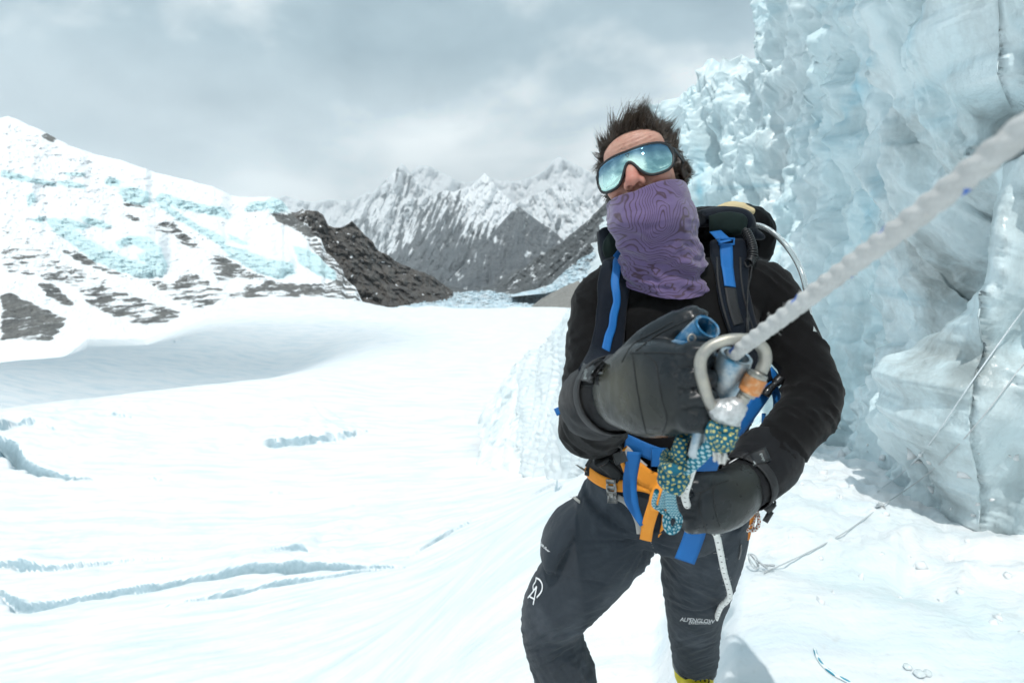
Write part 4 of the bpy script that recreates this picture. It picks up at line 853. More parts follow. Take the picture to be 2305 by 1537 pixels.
# ---- hair
def build_hair():
    rng = np.random.RandomState(7); n = normals(B_V, B_F); idx = np.where(B_SC > 0.55)[0]; mb = []; faces = []; nv = 0; seg = 7
    prob = np.ones(len(idx)); L = B_L[idx]
    order = rng.permutation(idx); cen = []; 
    for j in order:
        if all(((B_V[j] - B_V[k]) ** 2).sum() > 0.0135 ** 2 for k in cen): cen.append(j)
    cen = np.array(cen); allV = []; allF = []
    ring = np.array([[math.cos(a), math.sin(a)] for a in (0, 2.094, 4.189)])
    def strand(p, d0, d1, ln, r, wv):
        nonlocal nv
        t = np.linspace(0, 1, seg)[:, None]; P = p + d0 * (t * ln) + (d1 - d0) * (t ** 2 * ln * 0.75) + wv * np.sin(t * 5.0) * t * ln * 0.10; T = unit(np.gradient(P, axis=0)); a = unit(np.cross(T, [0.3, 0.5, 0.81])); b = np.cross(T, a)
        rr = r * np.clip(1.05 - t ** 1.6, 0.08, 1)[:, 0]
        V = P[:, None] + (a[:, None] * ring[None, :, :1] + b[:, None] * ring[None, :, 1:]) * rr[:, None, None]; allV.append(V.reshape(-1, 3)); allF.append(gridfaces(seg, 3, True) + nv); nv += seg * 3
    for c in cen:
        l = B_L[c]; top = sstep(0.025, 0.085, l[2]); front = sstep(0.01, 0.07, l[1]); left = sstep(-0.03, -0.07, l[0])
        d = n[c] * (0.32 + 0.15 * top) + HU * (0.30 + 0.85 * top) - HF * (0.40 * (1 - 0.4 * front)) + HX * (0.16 * top)
        q1, q2, q3 = (float(fbm(l[None] * 24 + o_, 2)[0]) for o_ in (3, 31, 57))
        d = d + HX * (q1 * 1.5 + rng.normal() * 0.10) + HF * (q2 * 1.3 + rng.normal() * 0.08) + HU * q3 * 0.4
        if l[2] < 0.055: d = n[c] * 0.16 - HU * 0.35 - HF * 0.75 + HX * rng.normal() * 0.06
        if l[2] < 0.075 and l[0] < -0.045: d = n[c] * 0.42 - HX * 0.22 + HU * 0.40 - HF * 0.35 + (HU * rng.normal() + HF * rng.normal()) * 0.22
        d0 = unit(d); d1 = unit(d0 * 0.8 + HX * (q2 * 1.8 + rng.normal() * 0.2) + HU * (q1 * 0.8 - 0.1) + HF * (q3 * 1.4 + rng.normal() * 0.15))
        if l[0] < -0.025 and l[2] < 0.036: continue
        if l[2] < 0.040 and rng.rand() < 0.35: continue
        ln = (0.018 + 0.030 * top + 0.006 * left) * (1 + 0.7 * q3) * rng.uniform(0.75, 1.15)
        if l[2] < 0.055 and l[0] > -0.045: ln = 0.017
        wv = unit(rng.normal(size=3)) * rng.uniform(0.3, 1.6)
        near = idx[np.argsort(((B_V[idx] - B_V[c]) ** 2).sum(1))[:140]]; k = rng.randint(24, 40)
        for j in rng.choice(near, k):
            p = B_V[j] - n[j] * 0.001; pull = (B_V[c] - B_V[j]) / ln * rng.uniform(0.75, 1.15); sp = rng.normal(size=3) * 0.05
            strand(p, d0 + pull * 0.6 + sp, d1 + pull * 0.9 + sp * 1.6, ln * rng.uniform(0.6, 1.12), 0.0009, wv + rng.normal(size=3) * 0.25)
    for j in rng.choice(idx, 2200):                      # short under-layer
        d0 = unit(n[j] * 0.30 + HU * 0.15 - HF * 0.5 + rng.normal(size=3) * 0.22); strand(B_V[j], d0, unit(d0 + rng.normal(size=3) * 0.4), rng.uniform(0.010, 0.022), 0.0009, d0 * 0)
    me = mesh('hair', np.vstack(allV), np.vstack(allF), M_HAIR); return obj('hair', me, PERSON, 'short dark brown hair blown upwards')
build_hair()

# ---- shirt
def wrinkle_band(V, ctr, axis, width, freq, amp, seed):
    """cloth bunching across an axis near a joint"""
    d = V - ctr; a = d @ axis; q = d - a[:, None] * axis; w = np.exp(-((a / width) ** 2)) * np.exp(-(((q ** 2).sum(1)) / 0.02))
    return amp * w * fbm(np.c_[(a + 0.35 * q[:, 0] + 0.2 * q[:, 2]) * freq * 0.55, q[:, 0] * 9, q[:, 2] * 9] + seed, 2, 0.4)
def build_shirt():
    S = [limb([(1492, 615, 1.27, 0.088, 0.082), (1505, 645, 1.27, 0.125, 0.098), (1520, 690, 1.27, 0.168, 0.115), (1526, 800, 1.27, 0.172, 0.128), (1516, 940, 1.29, 0.165, 0.125), (1503, 1030, 1.315, 0.168, 0.125), (1498, 1075, 1.33, 0.172, 0.125)], 26, 32, XV)]
    S.append(limb([(1515, 668, 1.275, 0.085), (1420, 662, 1.275, 0.078), (*SH_R, 0.068), (1340, 770, 1.22, 0.058), (1332, 870, 1.15, 0.059), (*EL_R, 0.066), (1340, 945, 1.03, 0.058), (1362, 915, 0.93, 0.052), (1385, 890, 0.85, 0.045)], 40, 22))
    S.append(limb([(1515, 668, 1.275, 0.085), (1625, 660, 1.275, 0.080), (*SH_L, 0.067), (1772, 745, 1.245, 0.057), (1814, 830, 1.20, 0.054), (*EL_L, 0.056), (1806, 942, 1.13, 0.053), (1760, 997, 1.08, 0.049), (1715, 1042, 1.04, 0.043)], 40, 22))
    V, Fq = remesh(S, 0.0052, 8); n = normals(V, Fq)
    d = np.zeros(len(V))
    for (a, b, c, fr, am, wd, sd) in ((SH_R, EL_R, 0.62, 60, 0.0055, 0.10, 1), (SH_R, EL_R, 0.15, 55, 0.005, 0.08, 2), (EL_R, WR_R, 0.05, 60, 0.006, 0.07, 3), (SH_L, EL_L, 0.92, 70, 0.0065, 0.06, 4), (SH_L, EL_L, 0.1, 50, 0.005, 0.09, 5), (EL_L, WR_L, 0.35, 60, 0.005, 0.09, 6), (SH_L, EL_L, 0.55, 30, 0.003, 0.1, 7)):
        A = C(*a); B = C(*b); d += wrinkle_band(V, lerp(A, B, c), unit(B - A), wd, fr, am, sd * 9.1)
    fold = fbm(np.c_[V[:, 0] * 14 + V[:, 2] * 17, V[:, 1] * 5, V[:, 2] * 4 - V[:, 0] * 3], 3, 0.45, ridge=True); arm = sstep(0.10, 0.16, np.abs(V[:, 0] - C(1520, 800, 1.27)[0])); d += 0.0085 * np.maximum(0, fold) ** 3 * arm
    d += 0.0028 * fbm(V * [9, 9, 22], 4) + 0.0009 * fbm(V * [30, 30, 12] + 5, 3, ridge=True)
    V = V + n * d[:, None]
    return obj('shirt', mesh('shirt', V, quads(Fq), M_SHIRT), PERSON, 'black long-sleeved knit top'), V, Fq
SHIRT, S_V, S_F = build_shirt(); S_BVH = bvh(S_V, S_F)

# ---- trousers
def build_trousers():
    S = [limb([(1500, 1045, 1.325, 0.176, 0.128), (1497, 1085, 1.33, 0.182, 0.132), (1494, 1140, 1.34, 0.180, 0.130), (1480, 1185, 1.355, 0.13, 0.11)], 16, 30, XV)]
    for pts in LEGS: S.append(limb(pts, 34, 24))
    S.append(limb([(1312, 1138, 1.38, 0.050, 0.018), (1270, 1180, 1.385, 0.070, 0.028), (1240, 1228, 1.405, 0.068, 0.026), (1236, 1258, 1.42, 0.056, 0.016)], 12, 18, YV, 2.6))       # thigh pocket
    V, Fq = remesh(S, 0.0052, 8); n = normals(V, Fq); cr0 = C(1456, 1212, 1.36)
    px, py, dp = proj(V); dx = (px - 1456) / 900; dy = (py - 1212) / 900; rho = np.hypot(dx, dy); th = np.arctan2(dy, dx)
    rad = np.exp(-(rho / 0.17) ** 2) * sstep(0.005, 0.04, rho)
    d = 0.0075 * rad * fbm(np.c_[th * 4.0, rho * 3.0, 0 * th], 3, ridge=True)
    leg = py > 1200
    ank = sstep(1385, 1440, py) * (px > 1440); d += ank * 0.0055 * fbm(np.c_[(py + (px - 1560) * 0.35) / 22.0, px / 160, 0 * px + 2], 3, ridge=True)
    kn = np.exp(-((py - 1340) / 55) ** 2) * (px > 1440); d += kn * 0.004 * fbm(np.c_[(py - (px - 1560) * 0.5) / 24.0, px / 90, 0 * px + 4], 3, ridge=True)
    kr = np.exp(-((py - 1430) / 70) ** 2) * (px < 1420); d += kr * 0.006 * fbm(np.c_[(py + (px - 1250) * 0.45) / 26.0, px / 110, 0 * px + 6], 3, ridge=True)
    low = sstep(1440, 1500, py) * (px < 1420); d += low * 0.005 * fbm(np.c_[(px - (py - 1500) * 0.4) / 22.0, py / 120, 0 * px + 8], 3, ridge=True)
    d += 0.0030 * fbm(V * [14, 14, 14], 4) + 0.0016 * fbm(V * [40, 40, 14] + 5, 3)
    # seam across the right thigh, stitched pocket edge
    def seam(pts, w=3.0):
        Q = dense(pts, 40); dd = np.full(len(V), 1e9)
        for q in Q: dd = np.minimum(dd, np.hypot(px - q[0], py - q[1]))
        return np.exp(-(dd / w) ** 2)
    d -= 0.0022 * (seam([(1202, 1281), (1240, 1288), (1300, 1302), (1365, 1312)]) + seam([(1308, 1140), (1268, 1190), (1240, 1262)]) + seam([(1495, 1345), (1540, 1370), (1590, 1372), (1640, 1345)], 2.5))
    d *= (dp < 3); V = V + n * d[:, None]
    return obj('trousers', mesh('trousers', V, quads(Fq), M_PANTS), PERSON, 'dark slate softshell trousers'), V, Fq
TROUS, T_V, T_F = build_trousers(); T_BVH = bvh(T_V, T_F)
J_BVH = bvh(np.vstack([S_V, T_V]), np.vstack([S_F, T_F + len(S_V)]))

# ---- purple neck gaiter
def build_gaiter():
    lo = C(1498, 632, 1.235)
    rows = [(H(0, 0.018, -0.056), 0.0825, 0.0945, 0.00, 0.0), (H(0, 0.020, -0.085), 0.0855, 0.092, 0.0, 0.15), (H(0.002, 0.020, -0.110), 0.0855, 0.090, 0.0, 0.35), (lerp(H(0.004, 0.016, -0.12), lo, 0.28), 0.079, 0.082, 0, .55), (lerp(H(0.004, 0.010, -0.12), lo, 0.55), 0.081, 0.078, 0, .8), (lerp(H(0.004, 0.0, -0.12), lo, 0.82), 0.093, 0.090, 0, 1.0), (lo, 0.094, 0.098, 0, 1.0)]
    A = np.array([np.r_[r[0], r[1:]] for r in rows]); n = 70; q = cr(A, n); w = np.clip(q[:, 6], 0, 1)[:, None]
    seg = 96; th = np.linspace(0, 2 * np.pi, seg, endpoint=False)
    ax = unit(lerp(HX, unit(np.array([1, 0.05, -0.02])), w)); fz = unit(lerp(HF, unit(np.array([-0.05, -1, -0.30])), w)); up = np.cross(fz, ax)
    V = []
    for i in range(n):
        V.append(q[i, :3] + ax[i] * (q[i, 3] * np.cos(th))[:, None] + fz[i] * (q[i, 4] * np.sin(th))[:, None] * np.where(np.sin(th) > 0, 1.0, 0.92)[:, None])
    V = np.array(V); t = np.linspace(0, 1, n)[:, None]; TH = np.repeat(th[None], n, 0); T = np.repeat(t, seg, 1)
    nr = unit(ax[:, None] * np.cos(TH)[..., None] + fz[:, None] * np.sin(TH)[..., None])
    # top edge dips under the nose and rises towards the ears
    V += HU * ((0.016 * np.clip(-np.sin(TH), 0, 1) + 0.010 * np.abs(np.cos(TH)) - 0.004) * (1 - T) ** 2 * 1.4)[..., None]
    f = np.c_[(np.cos(TH) * 1.4).ravel(), (np.sin(TH) * 1.4).ravel(), (T * 9).ravel()]
    d = 0.0075 * fbm(f * [1.3, 1.3, 1.0], 4) + 0.007 * (sstep(0.35, 0.75, T)).ravel() * fbm(f * [0.9, 0.9, 1.1] + 4, 3, ridge=True)
    # slanting folds at the side of the neck and at the chest
    s1 = (T - 0.62 - 0.14 * np.cos(TH)).ravel(); cw = 0.35 + 0.65 * sstep(-0.3, 0.9, np.cos(TH)).ravel(); d += cw * (0.007 * np.exp(-(s1 / 0.05) ** 2) - 0.008 * np.exp(-((s1 - 0.10) / 0.05) ** 2) + 0.005 * np.exp(-((s1 - 0.2) / 0.05) ** 2))
    d += 0.010 * np.exp(-(((TH.ravel() - 1.9) / 0.9) ** 2)) * np.exp(-((T.ravel() - 0.25) / 0.15) ** 2)
    sw = fbm(np.c_[(T * 3.2 - np.cos(TH) * 0.55).ravel(), (np.cos(TH) * 0.8).ravel(), (np.sin(TH) * 0.8).ravel()] + 2.7, 3, 0.45, ridge=True); d += 0.010 * np.maximum(0, sw - 0.25) * sstep(0.12, 0.5, T).ravel()
    d *= (0.25 + 0.75 * sstep(0, 0.12, T)).ravel()
    V = V + nr * d.reshape(n, seg)[..., None]
    inner = [V[k] - nr[k] * 0.0022 for k in range(0, 26)]; inner = np.array(inner)[::-1]
    Vf = np.vstack([inner.reshape(-1, 3), V.reshape(-1, 3)]); Fq = gridfaces(n + 26, seg, True)
    if (normals(Vf, Fq)[(26 + 30) * seg] @ nr[30, 0]) < 0: Fq = Fq[:, ::-1]
    o = obj('neck_gaiter', mesh('neck_gaiter', Vf, Fq, M_GAITER), PERSON, 'purple neck gaiter with brown contour lines')
    return o, Vf, Fq
GAITER, GA_V, GA_F = build_gaiter(); GA_BVH = bvh(GA_V, GA_F)

# ---- sunglasses: one wide mirrored shield
def build_glasses():
    root = empty('sunglasses', H(0, 0.1, 0), 'mirrored shield sunglasses with black frame on the climber\'s face', 'sunglasses')
    hx = 0.0785; top = [(0, 0.0235), (0.03, 0.0260), (0.052, 0.0262), (0.065, 0.0240), (0.0735, 0.0170), (0.0772, 0.006), (hx, -0.004)]; bot = [(0, 0.001), (0.006, -0.001), (0.010, -0.009), (0.0155, -0.022), (0.023, -0.0325), (0.036, -0.0385), (0.052, -0.0375), (0.065, -0.0335), (0.0735, -0.025), (0.0772, -0.014), (hx, -0.004)]
    x = hx * np.sin(np.linspace(-np.pi / 2, np.pi / 2, 61)); zt = np.interp(np.abs(x), *np.array(top).T); zb = np.interp(np.abs(x), *np.array(bot).T)
    sm = lambda v: np.convolve(np.pad(v, 1, 'edge'), [0.25, 0.5, 0.25], 'valid'); zt = sm(zt); zb = sm(sm(zb))
    R = 0.098; fy = lambda x, z: 0.1115 + np.sqrt(R * R - x * x) - R - 6.0 * (z + 0.004) ** 2 - 0.10 * (z + 0.0)
    nz = 9; V = []
    for k in range(nz):
        z = lerp(zb, zt, k / (nz - 1)); V.append(np.stack([H(a, fy(a, b), b) for a, b in zip(x, z)]))
    V = np.array(V); nn = -unit(V - H(0, 0.0, 0)); V2 = V + nn * 0.0018
    allv = np.vstack([V.reshape(-1, 3), V2.reshape(-1, 3)]); g = gridfaces(nz, 61); m = nz * 61
    Fc = np.vstack([g, g[:, ::-1] + m]); b = [k for k in range(61)] + [k * 61 + 60 for k in range(1, nz)] + [(nz - 1) * 61 + k for k in range(59, -1, -1)] + [k * 61 for k in range(nz - 2, 0, -1)]
    side = np.array([[b[i], b[(i + 1) % len(b)], b[(i + 1) % len(b)] + m, b[i] + m] for i in range(len(b))]); Fc = np.vstack([Fc, side])
    nq = normals(allv, Fc); 
    if (nq[4 * 61 + 20] @ HF) < 0: Fc = Fc[:, ::-1]
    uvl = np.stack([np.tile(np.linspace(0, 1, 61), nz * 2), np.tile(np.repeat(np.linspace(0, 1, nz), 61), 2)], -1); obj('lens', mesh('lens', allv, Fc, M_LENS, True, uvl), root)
    loop = [(a, c) for a, c in zip(x, zt)] + [(a, c) for a, c in zip(x[::-1][1:-1], zb[::-1][1:-1])]
    P = np.array([H(a, fy(a, c) - 0.0008, c) for a, c in loop]); obj('frame', mesh('frame', *loft(smooth_path(P, 1), 0.0033, 0.0029, 8, None, False, 2.5, True)[:2], M_FRAME), root)
    for s in (-1, 1):
        P = cr([H(s * (hx - 0.002), fy(hx - 0.002, 0) - 0.001, 0.006), H(s * 0.0815, 0.066, 0.008), H(s * 0.0840, 0.030, 0.006), H(s * 0.0850, -0.012, -0.002), H(s * 0.081, -0.030, -0.022)], 20)
        obj('temple_arm', mesh('temple_arm', *loft(P, np.interp(np.linspace(0, 1, 20), [0, 0.3, 1], [0.0065, 0.0042, 0.0035]), 0.0016, 8, HU, True, 3)[:2], M_FRAME), root)
    # small open triangle printed on the lens above the nose
    tri = [(-0.0042, 0.0175), (0.0042, 0.0175), (0, 0.0098), (-0.0042, 0.0175)]; mb = MB()
    for (a, c), (a2, c2) in zip(tri[:-1], tri[1:]):
        xs = np.linspace(a, a2, 5); zs = np.linspace(c, c2, 5); P = np.array([H(p, fy(p, q) + 0.0004, q) for p, q in zip(xs, zs)]); mb.add(*ribbon(P, HF, 0.0005, 0.0003))
    obj('lens_mark', mb.mesh('lens_mark', M_FRAME), root)
    nbp = np.array([H(s * 0.0125, 0.098, -0.012) for s in (-1, 1)])
    for p in nbp: obj('nose_pad', mesh('nose_pad', *hballw(p, (0.003, 0.006, 0.008)), M_FRAME), root)
    return root
def hballw(c, r, seg=8): return ball(c, r, seg, np.diag(r) @ np.stack([HX, HF, HU]))
build_glasses()
# ================================================================== GLOVES AND BOOTS
def ring_on(P, ra, rb, ref, a0, a1, n, off):
    """points on an elliptical ring section"""
    th = np.linspace(a0, a1, n)
    return th
def text_mesh(txt, size, shear=0.0, space=1.0):
    cu = bpy.data.curves.new('txt', 'FONT'); cu.body = txt; cu.size = size; cu.shear = shear; cu.align_x = 'LEFT'; cu.space_character = space; cu.resolution_u = 2; cu.fill_mode = 'FRONT'
    o = bpy.data.objects.new('txt', cu); COL.objects.link(o); dg = bpy.context.evaluated_depsgraph_get(); dg.update()
    me = bpy.data.meshes.new_from_object(o.evaluated_get(dg)); bm = bmesh.new(); bm.from_mesh(me)
    bmesh.ops.triangulate(bm, faces=bm.faces); bmesh.ops.subdivide_edges(bm, edges=[e for e in bm.edges if e.calc_length() > size * 0.25], cuts=1)
    V = np.array([v.co[:2] for v in bm.verts]); Fc = [[v.index for v in f.verts] for f in bm.faces]; bm.free(); bpy.data.objects.remove(o); bpy.data.meshes.remove(me); return V, Fc
def decal_text(name, txt, parent, bv, org, ang, size, mat, off=0.0012, shear=0.0, flip=False, space=1.0):
    """flat lettering laid on a cloth surface; org is the start of the baseline in photo pixels, size in photo pixels"""
    V, Fc = text_mesh(txt, size, shear, space); c, s = math.cos(ang), math.sin(ang)
    px = org[0] + V[:, 0] * c + V[:, 1] * s; py = org[1] + V[:, 0] * s - V[:, 1] * c
    ms = []; P, Nn = on(bv, np.c_[px, py], off, drop=ms); ms = set(ms); Fc = [f for f in Fc if not ms & set(f)]
    return obj(name, mesh(name, P, Fc, mat, False), parent)
def strokes(name, parent, bv, lines, w, mat, off=0.0012, n=16, t=0.0006):
    mb = MB()
    for ln in lines:
        q = dense(ln, n) if len(ln) > 2 else np.linspace(ln[0], ln[1], 6); P, Nn = on(bv, q, off); mb.add(*ribbon(P, Nn, w, t))
    return obj(name, mb.mesh(name, mat), parent)
def seam_lines(parent, bv, lines, r=0.0009, mat=None, n=30, name='seam'):
    mb = MB()
    for ln in lines:
        P, Nn = on(bv, dense(ln, n), 0.0003); mb.add(*loft(smooth_path(P, 2), r, None, 6))
    return obj(name, mb.mesh(name, mat or M_SEAM), parent)
def quad_patch(name, parent, bv, corners, t, mat, n=6, off=0.0015):
    """raised rectangular patch following a surface; corners in photo px, clockwise"""
    a, b, c, d = [np.array(k, float) for k in corners]; g = [lerp(lerp(a, b, i / (n - 1)), lerp(d, c, i / (n - 1)), j / (n - 1)) for j in range(n) for i in range(n)]
    P, Nn = on(bv, g, 0.0); up = P + unit(Nn.mean(0)) * (off + t); dn = P - Nn * 0.001; V = np.vstack([up, dn]); g4 = gridfaces(n, n); m = n * n
    bd = list(range(n)) + [k * n + n - 1 for k in range(1, n)] + [(n - 1) * n + k for k in range(n - 2, -1, -1)] + [k * n for k in range(n - 2, 0, -1)]
    Fc = g4.tolist() + (g4[:, ::-1] + m).tolist() + [[bd[i], bd[i] + m, bd[(i + 1) % len(bd)] + m, bd[(i + 1) % len(bd)]] for i in range(len(bd))]
    o = obj(name, mesh(name, V, Fc, mat), parent); return o, bvh(V, Fc)
def cuff(rows, n, seg, ref, lab, parent):
    """hollow gauntlet: outer wall, rolled rim, inner wall"""
    q = cr(joints(rows), n); V, Fc, _ = loft(q[:, :3], q[:, 3], q[:, 4], seg, ref, False); Fc = np.array(Fc); 
    d = 0.0025 * fbm(V * [30, 30, 30], 3) + 0.0025 * fbm(V * [12, 12, 60] + 3, 2, ridge=True); nn = normals(V, Fc); c0 = np.repeat(q[:, :3], seg, 0); out = unit(V - c0); V = V + out * d[:, None]
    Vi = V - out * 0.005; m = len(V); k0 = (n - 1) * seg
    rim = [[k0 + k, k0 + (k + 1) % seg, m + k0 + (k + 1) % seg, m + k0 + k] for k in range(seg)] + [[k, (k + 1) % seg, m + (k + 1) % seg, m + k] for k in range(seg)]
    bm_F = np.vstack([Fc, Fc[:, ::-1] + m, np.array(rim)]); VV = np.vstack([V, Vi])
    me = mesh(lab, VV, bm_F, M_CUFF); bm = bmesh.new(); bm.from_mesh(me); bmesh.ops.recalc_face_normals(bm, faces=bm.faces); bm.to_mesh(me); bm.free()
    return obj(lab, me, parent), VV, bm_F
def wrist_strap(rows, t0, ref, parent, w=0.011, name='wrist_strap', off=0.0055):
    q = cr(joints(rows), 41); P = q[:, :3]; T, A, B = frames(P, ref); i = int(t0 * 40); th = np.linspace(0, 2 * np.pi, 49)
    R = P[i] + A[i] * ((q[i, 3] + off) * np.cos(th))[:, None] + B[i] * ((q[i, 4] + off) * np.sin(th))[:, None]; N_ = unit(R - P[i])
    return obj(name, mesh(name, *ribbon(R, N_, w, 0.002, T[i])[:2], M_BLACKWEB), parent)
def ladder_buckle(parent, c, ax, ay, az, name='buckle'):
    """two-bar buckle: side rails and cross bars, a curved lever"""
    mb = MB()
    for s in (-1, 1): mb.add(*box(c + ay * s, ax, ay * 0.16, az, 0.35))
    for s in (-1, -0.1, 0.75): mb.add(*box(c + ax * s, ax * 0.14, ay * 1.05, az * 0.8, 0.35))
    P = cr([c + ax * 1.0 - ay * 0.9, c + ax * 1.45 - ay * 0.4 + az * 0.5, c + ax * 1.5 + ay * 0.2 + az * 0.5, c + ax * 1.0 + ay * 0.9], 12); mb.add(*loft(P, np.linalg.norm(az) * 0.8, None, 8))
    return obj(name, mb.mesh(name, M_BLACK), parent)

def build_right_glove():
    root = bpy.data.objects.new('glove', None); COL.objects.link(root); root.parent = PERSON; root.location = tuple(C(1450, 880, 0.74) - FEET); root['label'] = 'padded dark glove gripping the ascender, dusty on its back'
    bpy.context.view_layer.update(); par = root
    hand = [(1392, 884, 0.815, 0.046, 0.040), (1412, 880, 0.785, 0.054, 0.040), (1450, 876, 0.745, 0.0625, 0.040), (1495, 872, 0.705, 0.060, 0.037), (1532, 872, 0.678, 0.052, 0.031), (1552, 872, 0.668, 0.044, 0.024)]
    S = [limb(hand, 26, 28, ZV, 2.3)]
    for y0, y1, rr, kx in ((806, 800, 0.0175, 1566), (852, 850, 0.0185, 1570), (899, 900, 0.0185, 1570), (942, 944, 0.0165, 1564)):
        S.append(limb([(1512, lerp(872, y0, 0.9), 0.690, rr * 1.05), (1548, y0, 0.664, rr), (kx, y1, 0.655, rr * 0.96), (kx + 14, y1 + 2, 0.668, rr * 0.92), (kx + 12, y1 + 4, 0.698, rr * 0.9), (kx - 10, y1 + 6, 0.715, rr * 0.85)], 22, 14))
    S.append(limb([(1425, 832, 0.772, 0.034, 0.030), (1470, 782, 0.752, 0.030, 0.026), (1515, 748, 0.735, 0.025, 0.022), (1562, 727, 0.722, 0.0215, 0.019), (1588, 728, 0.716, 0.015, 0.014)], 22, 16, ZV))
    V, Fq = remesh(S, 0.0030, 5); n = normals(V, Fq); px, py, dp = proj(V)
    d = 0.0016 * fbm(V * 40, 4)
    for y in (829, 876, 922): d -= 0.0032 * np.exp(-((py - y) / 4.0) ** 2) * sstep(1515, 1540, px) * (dp < 0.69)
    d += 0.0028 * sstep(1480, 1530, px) * fbm(np.c_[py / 30, px / 60, 0 * px], 3, ridge=True)
    V = V + n * d[:, None]; dust = np.exp(-(((px - 1385) / 55) ** 2 + ((py - 868) / 70) ** 2)) + 0.5 * np.exp(-(((px - 1440) / 90) ** 2 + ((py - 930) / 60) ** 2))
    obj('hand_shell', mesh('hand_shell', V, quads(Fq), M_GLOVE, True, None, {'dust': np.clip(dust, 0, 1)}), par); bv = bvh(V, Fq)
    seam_lines(par, bv, [[(1447, 795), (1475, 815), (1482, 850), (1490, 900), (1502, 940), (1490, 978)], [(1424, 800), (1432, 860), (1444, 930), (1455, 975)], [(1420, 795), (1480, 794), (1545, 797)], [(1432, 790), (1475, 757), (1520, 733), (1560, 716)], [(1400, 815), (1425, 775), (1470, 750), (1515, 724)]])
    cf = [(1420, 884, 0.795, 0.046, 0.042), (1396, 886, 0.825, 0.050, 0.048), (1370, 892, 0.865, 0.056, 0.056), (1354, 899, 0.905, 0.060, 0.060), (1344, 905, 0.945, 0.062, 0.062), (1341, 910, 0.965, 0.061, 0.061)]
    o, CV, CF = cuff(cf, 34, 40, ZV, 'cuff', par); cb = bvh(CV, CF)
    wrist_strap(cf, 0.33, ZV, par)
    pt, pb = quad_patch('logo_patch', par, cb, [(1318, 822), (1346, 828), (1336, 866), (1306, 858)], 0.003, M_PATCH, 6, 0.003)
    decal_text('logo_digit', '8', pt, pb, (1334, 832), math.radians(98), 30, M_PRINTGREY, 0.0006); decal_text('logo_word', 'clim8', pt, pb, (1317, 830), math.radians(98), 11, M_PRINTGREY, 0.0006)
    P, Nn = on(cb, [(1360, 842), (1384, 838), (1356, 862)], 0.0095); ax = unit(P[1] - P[0]); nz = unit(Nn[0]); ay = unit(np.cross(nz, ax)); ladder_buckle(par, P[0], ay * 0.011, ax * 0.0125, nz * 0.0028)
    P, Nn = on(cb, dense([(1390, 800), (1372, 822), (1358, 850), (1362, 880)], 16), 0.0075); obj('strap_end', mesh('strap_end', *ribbon(P, Nn, 0.009, 0.002)[:2], M_BLACKWEB), par)
    for k, lines in enumerate(([[(1300, 875), (1320, 868), (1345, 872)], [(1345, 895), (1365, 935), (1400, 970)]],)): seam_lines(par, cb, lines, 0.0008)
    return root, bv, cb
